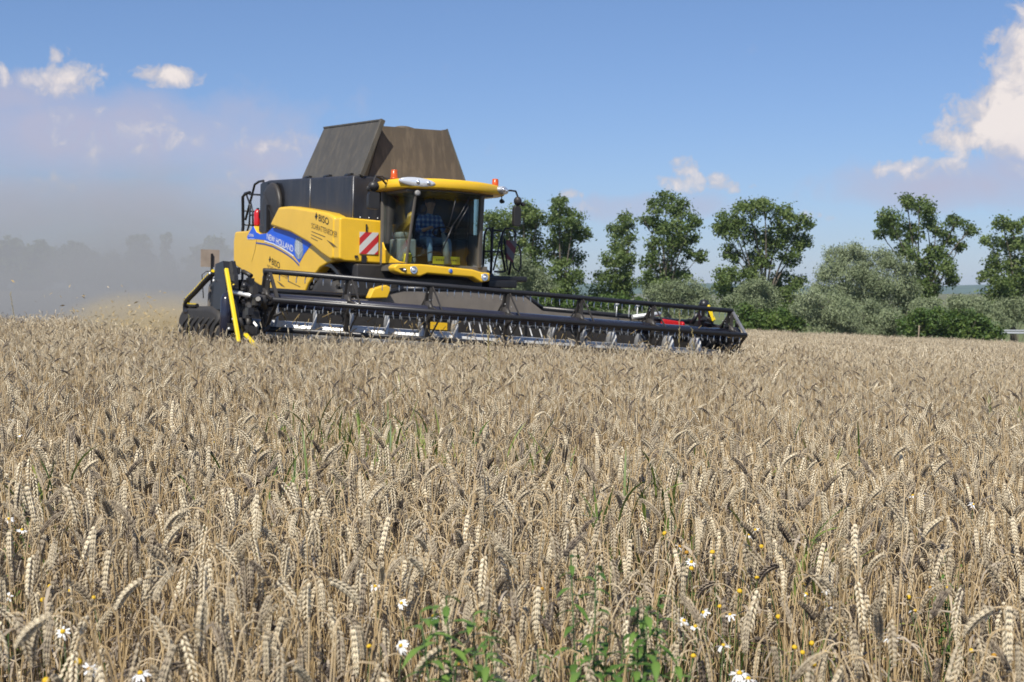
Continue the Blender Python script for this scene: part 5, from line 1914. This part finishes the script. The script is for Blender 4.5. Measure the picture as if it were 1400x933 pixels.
wn = weedy(pa)
pa = pa[(wn < 0.25) | (rngs.random(len(pa)) < 0.6)]
order = np.argsort(pa[:, 1] + 0.15 * np.abs(pa[:, 0]))
vis = np.abs(pa[order, 0]) < 0.40 * pa[order, 1] + 0.05
ind = order[vis][:300]
rest = np.setdiff1d(np.arange(len(pa)), ind)

# b) the nearest stalks as things of their own
LABS = {'dark': ('dark weathered wheat ear on a dry stalk at the very front of the field', 'dark weathered ears at the front'),
        'nod': ('pale ripe wheat ear hanging down from its bent stalk at the front of the field', 'hanging pale ears at the front'),
        'up': ('pale ripe wheat ear held slanting or level on its stalk at the front', 'slanting pale ears at the front')}
protos = []
for i in range(NV):
    _, tone, er = near_parts[i][-1]
    kind = 'dark' if tone < 0.16 else ('nod' if er[-1][2] < er[0][2] - 0.035 else 'up')
    meshes = []
    for nm, (v, f, mi, tt) in near_parts[i][:-1]:
        me = bpy.data.meshes.new(nm)
        me.from_pydata(v.tolist(), [], f)
        me.materials.append({'ear': M['ear'], 'stem': M['stem'], 'leaf': M['dryleaf']}[nm])
        me.polygons.foreach_set('use_smooth', np.ones(len(me.polygons), dtype=bool))
        me.attributes.new('tint', 'FLOAT', 'POINT').data.foreach_set('value', tt.astype(np.float32))
        me.update()
        meshes.append((nm, me))
    protos.append((kind, meshes))
for j in ind:
    x, y = pa[j]
    kind, meshes = protos[rngs.integers(0, NV)]
    lab, grp = LABS[kind]
    r_ = empty('wheat_stalk', (x, y, gz(x, y)), lab, 'wheat', grp, rot=(rngs.normal() * 0.06, rngs.normal() * 0.06, rngs.uniform(0, 2 * math.pi)))
    s_ = rngs.normal(1.0, 0.06)
    r_.scale = (s_, s_, s_)
    r_.empty_display_size = 0.02
    for nm, me in meshes:
        c = bpy.data.objects.new(nm, me)
        COL.objects.link(c)
        c.parent = r_

# c) everything behind them: one standing crop
P_, I_, S_ = [], [], []
pr = pa[rest]
P_.append(pr)
I_.append(rngs.integers(0, NV, len(pr)))
sc_a = rngs.normal(1.0, 0.06, (len(pr), 1))
S_.append(np.repeat(sc_a, 3, 1))
nb = int(DENS / 22 * area(DN, DM, 4.0))
pb = wedge(nb, DN, DM, rngs, 4.0)
pb = pb[in_crop(pb[:, 0], pb[:, 1])]
P_.append(pb)
I_.append(NV + rngs.integers(0, NB, len(pb)))
S_.append(np.stack([np.ones(len(pb)), np.ones(len(pb)), rngs.normal(1.0, 0.05, len(pb))], -1))
ncl = int(240 / 120 * area(DM, DF, 5.0))
pc = wedge(ncl, DM, DF, rngs, 5.0)
pc = pc[in_crop(pc[:, 0], pc[:, 1])]
P_.append(pc)
I_.append(NV + NB + rngs.integers(0, NCl, len(pc)))
S_.append(np.stack([np.ones(len(pc)), np.ones(len(pc)), rngs.normal(1.0, 0.05, len(pc))], -1))
PP = np.concatenate(P_)
PZ = ground_z(PP[:, 0], PP[:, 1]) - G0
lod_ = np.where((rngs.random(len(PP)) < 0.07) & (PP[:, 1] < DN), 0.38, 0.055)
ROT = np.stack([rngs.normal(0, 1, len(PP)) * lod_, rngs.normal(0, 1, len(PP)) * lod_, rngs.uniform(0, 2 * math.pi, len(PP))], -1)
scatter('wheat_field', np.column_stack([PP, PZ]), ROT, np.concatenate(S_), np.concatenate(I_), src_collection('wheat_sources', src),
        'standing ripe beige wheat covering the field from the foreground to the hedge', 'wheat field')

# verge grass between the wheat and the bushes
gsrc = []
for i in range(4):
    S = Soup()
    for k in range(70):
        leaf_geo(S, (rngw.uniform(-0.5, 0.5), rngw.uniform(-0.5, 0.5), 0), rngw, rngw.uniform(0, 1), rngw.uniform(0.5, 0.95), 0.016, 0, rngw.uniform(0.0, 0.35), 3)
    gsrc.append(bulk('src_v_%02d' % i, S.v, [np.array([q]) for q in S.f], M['verge'], None, S.t, True, link=False))
npv = 2600
px_ = rngs.uniform(-5, 44, npv)
py_ = rngs.uniform(79.5, 87, npv)
scatter('verge_grass', np.column_stack([px_, py_, ground_z(px_, py_) - G0]), np.stack([np.zeros(npv), np.zeros(npv), rngs.uniform(0, 6.28, npv)], -1), np.repeat(rngs.uniform(0.7, 1.2, (npv, 1)), 3, 1), rngs.integers(0, 4, npv),
        src_collection('verge_sources', gsrc), 'strip of dry yellow green grass along the foot of the bushes', 'grass')


# ------------------------------------------------------------------ mayweed flowers
def place_words(x, y):
    if x < 330:
        return 'at the left edge' if y < 740 else 'in the bottom left corner'
    if x < 700:
        return 'left of the bottom green weed'
    if x < 1060:
        return 'right of centre' if y < 800 else 'at lower right of the weed'
    return 'at the right edge' if y < 800 else 'in the bottom right corner'


ORD = ['leftmost', 'second from the left', 'third from the left', 'fourth from the left', 'fifth from the left', 'sixth from the left', 'seventh from the left', 'eighth from the left', 'ninth from the left', 'tenth from the left', 'eleventh from the left', 'twelfth from the left']


def labels_for(lst, what):
    zones = {}
    for i, (x, y) in enumerate(lst):
        zones.setdefault(place_words(x, y), []).append((x, i))
    out = {}
    for z, L in zones.items():
        L.sort()
        for k, (_, i) in enumerate(L):
            out[i] = ('%s %s' % (what, z)) if len(L) == 1 else '%s, %s %s' % (what, ORD[k], z)
    return [out[i] for i in range(len(lst))]


def flower(pos, kind, label, rng, big=1.0):
    g_ = gz(pos.x, pos.y)
    hh = pos.z - g_
    r_ = empty('mayweed_flower', (pos.x, pos.y, g_), label, 'flower', 'white mayweed daisies' if kind == 'daisy' else 'yellow petal-less mayweed')
    tilt = Vector((rng.normal() * 0.45 - 0.1, rng.normal() * 0.4 - 0.25, 1)).normalized()
    top = Vector((0, 0, hh))
    bx = Vector((rng.normal() * 0.03, rng.normal() * 0.03, 0))
    b = MB().tube([bx * 1.5, bx + Vector((0, 0, hh * 0.6)), top - tilt * 0.006], [0.0014, 0.0012, 0.0010], 5)
    for k in range(5):
        a = rng.uniform(0, 6.28)
        z0 = hh * rng.uniform(0.25, 0.85)
        b.tube([Vector((0, 0, z0)) + bx * (1 - z0 / hh), Vector((0.025 * math.cos(a), 0.025 * math.sin(a), z0 + 0.02))], [0.0009, 0.0004], 4)
    b.build('stem', M['leaf_weed'], r_, fixn=False)
    q = tilt.to_track_quat('Z', 'Y').to_matrix()
    dr = rng.uniform(0.0042, 0.0058) if kind == 'daisy' else rng.uniform(0.0055, 0.0078)
    b = MB()
    prof_ = [(dr * 0.35, -0.002), (dr, 0.0), (dr * 0.98, dr * 0.35), (dr * 0.7, dr * 0.8), (dr * 0.3, dr * 1.02), (dr * 0.05, dr * 1.05)]
    b.lathe(prof_, (0, 0, 0), 'z', 10)
    b.v = [tuple(q @ Vector(p) + top) for p in b.v]
    b.build('flower_head', M['disc'] if rng.random() < 0.75 else M['disc_old'], r_)
    if kind == 'daisy':
        b = MB()
        dr *= big
        n = rng.integers(11, 15)
        for k in range(n):
            a = 2 * math.pi * k / n + rng.normal() * 0.07
            dr_ = rng.uniform(-0.7, 0.0)
            d = Vector((math.cos(a), math.sin(a), 0))
            s_ = Vector((-math.sin(a), math.cos(a), 0))
            if rng.random() < 0.12:
                continue
            L = rng.uniform(0.007, 0.0112) * big
            c0 = d * dr * 0.9
            z1 = Vector((0, 0, dr_ * L * 0.5))
            z2 = Vector((0, 0, dr_ * L * 1.4))
            b.add([c0 - s_ * 0.0012, c0 + s_ * 0.0012, c0 + d * L * 0.55 + s_ * 0.0023 + z1, c0 + d * L + s_ * 0.0012 + z2, c0 + d * L - s_ * 0.0012 + z2, c0 + d * L * 0.55 - s_ * 0.0023 + z1], [(0, 1, 2, 5), (5, 2, 3, 4)])
        b.v = [tuple(q @ Vector(p) + top) for p in b.v]
        b.build('petals', M['petal'], r_, fixn=False).name = 'petal_ring'


rngf = np.random.default_rng(3)
LD = labels_for(DAISY, 'white petalled mayweed')
LBt = labels_for(BUTTON, 'yellow petal-less mayweed')
for i, (x, y) in enumerate(DAISY):
    flower(fl_pos[i], 'daisy', LD[i], rngf, 1.3 if (x > 1180 or y > 870) else 1.0)
for i, (x, y) in enumerate(BUTTON):
    flower(fl_pos[len(DAISY) + i], 'button', LBt[i], rngf)


# ------------------------------------------------------------------ weeds and grass tufts among the wheat
def lance(S, p, h, L, wd, rng, tone, drop=0.5):
    """a pointed leaf with a folded midrib from p along the horizontal-ish direction h"""
    h = np.array(h, float)
    h /= np.linalg.norm(h)
    sd_ = np.cross(h, [0, 0, 1.0])
    sd_ /= np.linalg.norm(sd_) + 1e-9
    up = np.cross(sd_, h)
    pr_ = [(0, 0.15), (0.2, 0.7), (0.45, 1.0), (0.7, 0.72), (1.0, 0.02)]
    vs, ts = [], []
    for f, w_ in pr_:
        c = np.array(p) + h * L * f - np.array([0, 0, 1.0]) * drop * L * f * f
        vs += [c - sd_ * wd * w_ * 0.5 + up * wd * 0.18 * w_, c, c + sd_ * wd * w_ * 0.5 + up * wd * 0.18 * w_]
        ts += [tone, tone + 0.15, tone]
    fs = []
    for i in range(4):
        a = 3 * i
        fs += [(a, a + 1, a + 4, a + 3), (a + 1, a + 2, a + 5, a + 4)]
    S.add(vs, fs, 0, ts)


def weed(x, y, h, label, seed, nst=3, spread=0.10, L0=0.07):
    rng = np.random.default_rng(seed)
    L0 *= 1.08
    nst += 1
    p = on_height(x, y, h)
    g_ = gz(p.x, p.y)
    r_ = empty('leafy_weed', (p.x, p.y, g_), label, 'weed', 'green weeds in the foreground')
    S = Soup()
    b = MB()
    for k in range(nst):
        tx, ty = rng.normal() * spread, rng.normal() * spread * 0.6
        hh = (p.z - g_) * rng.uniform(0.80, 1.07)
        path = [Vector((tx * 0.2, ty * 0.2, 0)), Vector((tx * 0.5, ty * 0.5, hh * 0.5)), Vector((tx, ty, hh))]
        b.tube(path, [0.003, 0.0025, 0.0014], 6)
        for q in range(38):
            f = 0.35 + 0.65 * q / 37
            c = path[0].lerp(path[1], f * 2) if f < 0.5 else path[1].lerp(path[2], f * 2 - 1)
            a = q * 2.4 + rng.normal() * 0.3
            lance(S, c, (math.cos(a), math.sin(a), rng.uniform(-0.1, 0.6)), L0 * rng.uniform(0.6, 1.15) * (1.15 - 0.5 * f), L0 * 0.18 * rng.uniform(0.8, 1.2), rng, rng.uniform(0.1, 0.8))
    b.build('stem', M['leaf_weed'], r_, fixn=False)
    o = bulk('leaf', S.v, [np.array([q]) for q in S.f], M['leaf_weed'], None, S.t, True)
    o.name = 'foliage'
    o.parent = r_


for i, (x, y, h, lab, n, sp, L0) in enumerate([
    (655, 862, 0.79, 'green weed with pointed leaves, left one of the bottom middle pair', 7, 0.085, 0.08),
    (705, 905, 0.75, 'green weed with pointed leaves at the bottom edge, below its taller neighbours', 6, 0.08, 0.08),
    (805, 790, 0.82, 'upright green weed whose slim tip stands highest in the middle', 4, 0.04, 0.075),
    (745, 842, 0.76, 'small green weed low between the two taller green weeds', 3, 0.06, 0.055),
    (872, 850, 0.78, 'dark green weed half hidden by pale ears, right of the upright weed', 5, 0.05, 0.07),
    (892, 925, 0.70, 'green weed with two long leaves at the bottom edge', 2, 0.04, 0.09),
    (20, 690, 0.70, 'feathery green weed at the left edge among daisies', 3, 0.06, 0.05),
    (1300, 770, 0.66, 'small green weed among mayweed in the right foreground', 3, 0.05, 0.05),
]):
    weed(x, y, h, lab, 40 + i, n, sp, L0)


def tuft(x, y, h, label, seed, n=26, ln=0.30, m='grass', sp=0.06):
    rng = np.random.default_rng(seed)
    p = on_height(x, y, h)
    g_ = gz(p.x, p.y)
    S = Soup()
    for k in range(n):
        bx, by = rng.normal() * sp, rng.normal() * sp
        z0 = rng.uniform(0.50, 0.82) * h
        leaf_geo(S, (bx, by, z0), rng, rng.uniform(0, 0.9), ln * rng.uniform(0.6, 1.2), 0.010, 0, rng.uniform(0.02, 0.45), 6, None, (0.2, 1.2))
        leaf_geo(S, (bx, by, 0.0), rng, rng.uniform(0, 0.9), z0 + 0.15, 0.008, 0, 0.03, 4)
    o = bulk('grass_tuft', S.v, [np.array([q]) for q in S.f], M[m], None, S.t, True)
    o.location = (p.x, p.y, g_)
    set_props(o, label, 'grass', 'green grass tufts in the wheat')


for i, (x, y, lab, n, sp) in enumerate([
    (432, 552, 'green grass tuft, leftmost of the patch left of centre', 22, 0.16), (492, 560, 'broad green grass tuft in the middle of the patch left of centre', 40, 0.22), (545, 578, 'dense green grass tuft with fanned blades left of centre', 36, 0.12),
    (597, 572, 'short green grass tuft at the right end of the left-of-centre patch', 20, 0.12), (700, 588, 'thin green grass tuft just right of the picture centre', 14, 0.12), (905, 628, 'upright green grass tuft right of the centre', 18, 0.06),
    (838, 650, 'small green grass tuft below and left of the upright one', 12, 0.06), (1062, 592, 'loose green grass tuft in the right middle of the field', 18, 0.2), (1118, 672, 'narrow green grass tuft in the right foreground', 14, 0.06),
    (64, 612, 'broad bladed green grass tuft near the left edge', 12, 0.05), (378, 610, 'sparse green grass tuft left of the patch', 14, 0.12), (1395, 545, 'green grass tuft at the right edge of the picture', 20, 0.12), (905, 480, 'thin green grass tuft just before the reel end', 16, 0.25), (520, 515, 'far thin green grass tuft below the reel', 14, 0.2),
]):
    tuft(x, y, 0.83, lab, 70 + i, int(n * 1.7), 0.22, sp=sp)


# single tall dry grasses that stand out of the crop
def tall_grass(x, y0, y1, lab, d, seed, lean=0.0):
    rng = np.random.default_rng(seed)
    top = at(x, y0, d)
    g_ = gz(top.x, d)
    r_ = empty('tall_grass', (top.x - lean, d, g_), lab, 'grass', 'tall dry grasses')
    hh = top.z - g_
    b = MB().tube([(0, 0, 0), (lean * 0.5, 0, hh * 0.55), (lean, 0, hh)], [0.003, 0.0025, 0.0015], 5)
    b.build('stalk', M['stem'], r_, fixn=False)
    S = Soup()
    for k in range(26):
        f = 0.62 + 0.38 * k / 25
        p = np.array([lean * f, 0, hh * f])
        a = rng.uniform(0, 6.28)
        spindle(S, p, np.array([math.cos(a) * 0.35, math.sin(a) * 0.35, 1.0]), np.array([0, 1.0, 0.1]), 0.05, 0.006, 4, [(0.4, 1.0)], 0, rng.uniform(0.5, 1.0))
    o = bulk('panicle', S.v, [np.array([q]) for q in S.f], M['verge'], None, S.t, True)
    o.parent = r_


tall_grass(668, 452, 500, 'slender yellow grass stalk standing before the middle of the reel', 11.0, 1, -0.03)
tall_grass(929, 428, 475, 'tall thin straw coloured grass before the right end of the reel', 19.0, 2, 0.0)
tall_grass(946, 452, 478, 'pale slanting grass stalk before the right end of the reel', 19.0, 3, -0.12)
tall_grass(258, 434, 460, 'yellow green grass stalk before the black shield of the reel end', 17.0, 4, -0.05)
tall_grass(14, 402, 440, 'lone dry stalk above the wheat at the left edge', 22.0, 5, -0.2)

# ------------------------------------------------------------------ dust and flying chaff
def dust(name, c, r_, dens, col, label, nscale, power=1.5):
    m, t, pv_ = volume_mat(name + '_volume', col, dens)
    tc = t.new('ShaderNodeTexCoord')
    ln = t.new('ShaderNodeVectorMath', operation='LENGTH')
    t.l.new(tc.outputs['Object'], ln.inputs[0])
    fall = t.math('POWER', t.math('SUBTRACT', 1.0, ln.outputs['Value'], clamp=True), power)
    ns = t.noise(tc.outputs['Object'], nscale, 4.0, 0.6, 0.5)
    f = t.math('MULTIPLY', t.math('MULTIPLY', t.math('MULTIPLY', ns, ns), ns), 6.8)
    t.put(pv_.inputs['Density'], t.math('MULTIPLY', t.math('MULTIPLY', fall, f), dens))
    b = MB().ball((0, 0, 0), 1.0, 24)
    o = b.build(name, m, None, c)
    o.scale = r_
    return set_props(o, label, 'dust', kind='stuff')


dust('dust_cloud', (-19.5, 62, 0.0), (20, 30, 8.2), 0.185, (0.60, 0.61, 0.615), 'grey veil of harvest dust hanging over the left side behind the combine', 1.6, 1.2)
dust('chaff_cloud', (-8.2, 31.5, 0.15), (2.7, 2.4, 1.35), 2.8, (0.82, 0.69, 0.45), 'tan burst of chaff and dust blown out low behind the combine', 2.2, 1.3)
rc = np.random.default_rng(8)
n = 5200
c = np.array([-8.3, 30.6, 0.10]) + rc.normal(size=(n, 3)) * np.array([1.25, 1.2, 0.42])
c = c[c[:, 2] > -0.4]
n = len(c)
d1 = rc.normal(size=(n, 3))
d1 /= np.linalg.norm(d1, axis=1)[:, None]
d2 = np.cross(d1, rc.normal(size=(n, 3)))
d2 /= np.linalg.norm(d2, axis=1)[:, None]
L = rc.uniform(0.015, 0.075, (n, 1))
q = np.stack([c - d1 * L, c + d2 * L * 0.22, c + d1 * L, c - d2 * L * 0.22], 1).reshape(-1, 3)
o = bulk('flying_chaff', q, np.arange(len(q)).reshape(-1, 4), M['chaff'], tint=np.repeat(rc.uniform(0, 1, n), 4))
set_props(o, 'flying bits of straw and chaff in the dust behind the combine', 'chaff', kind='stuff')
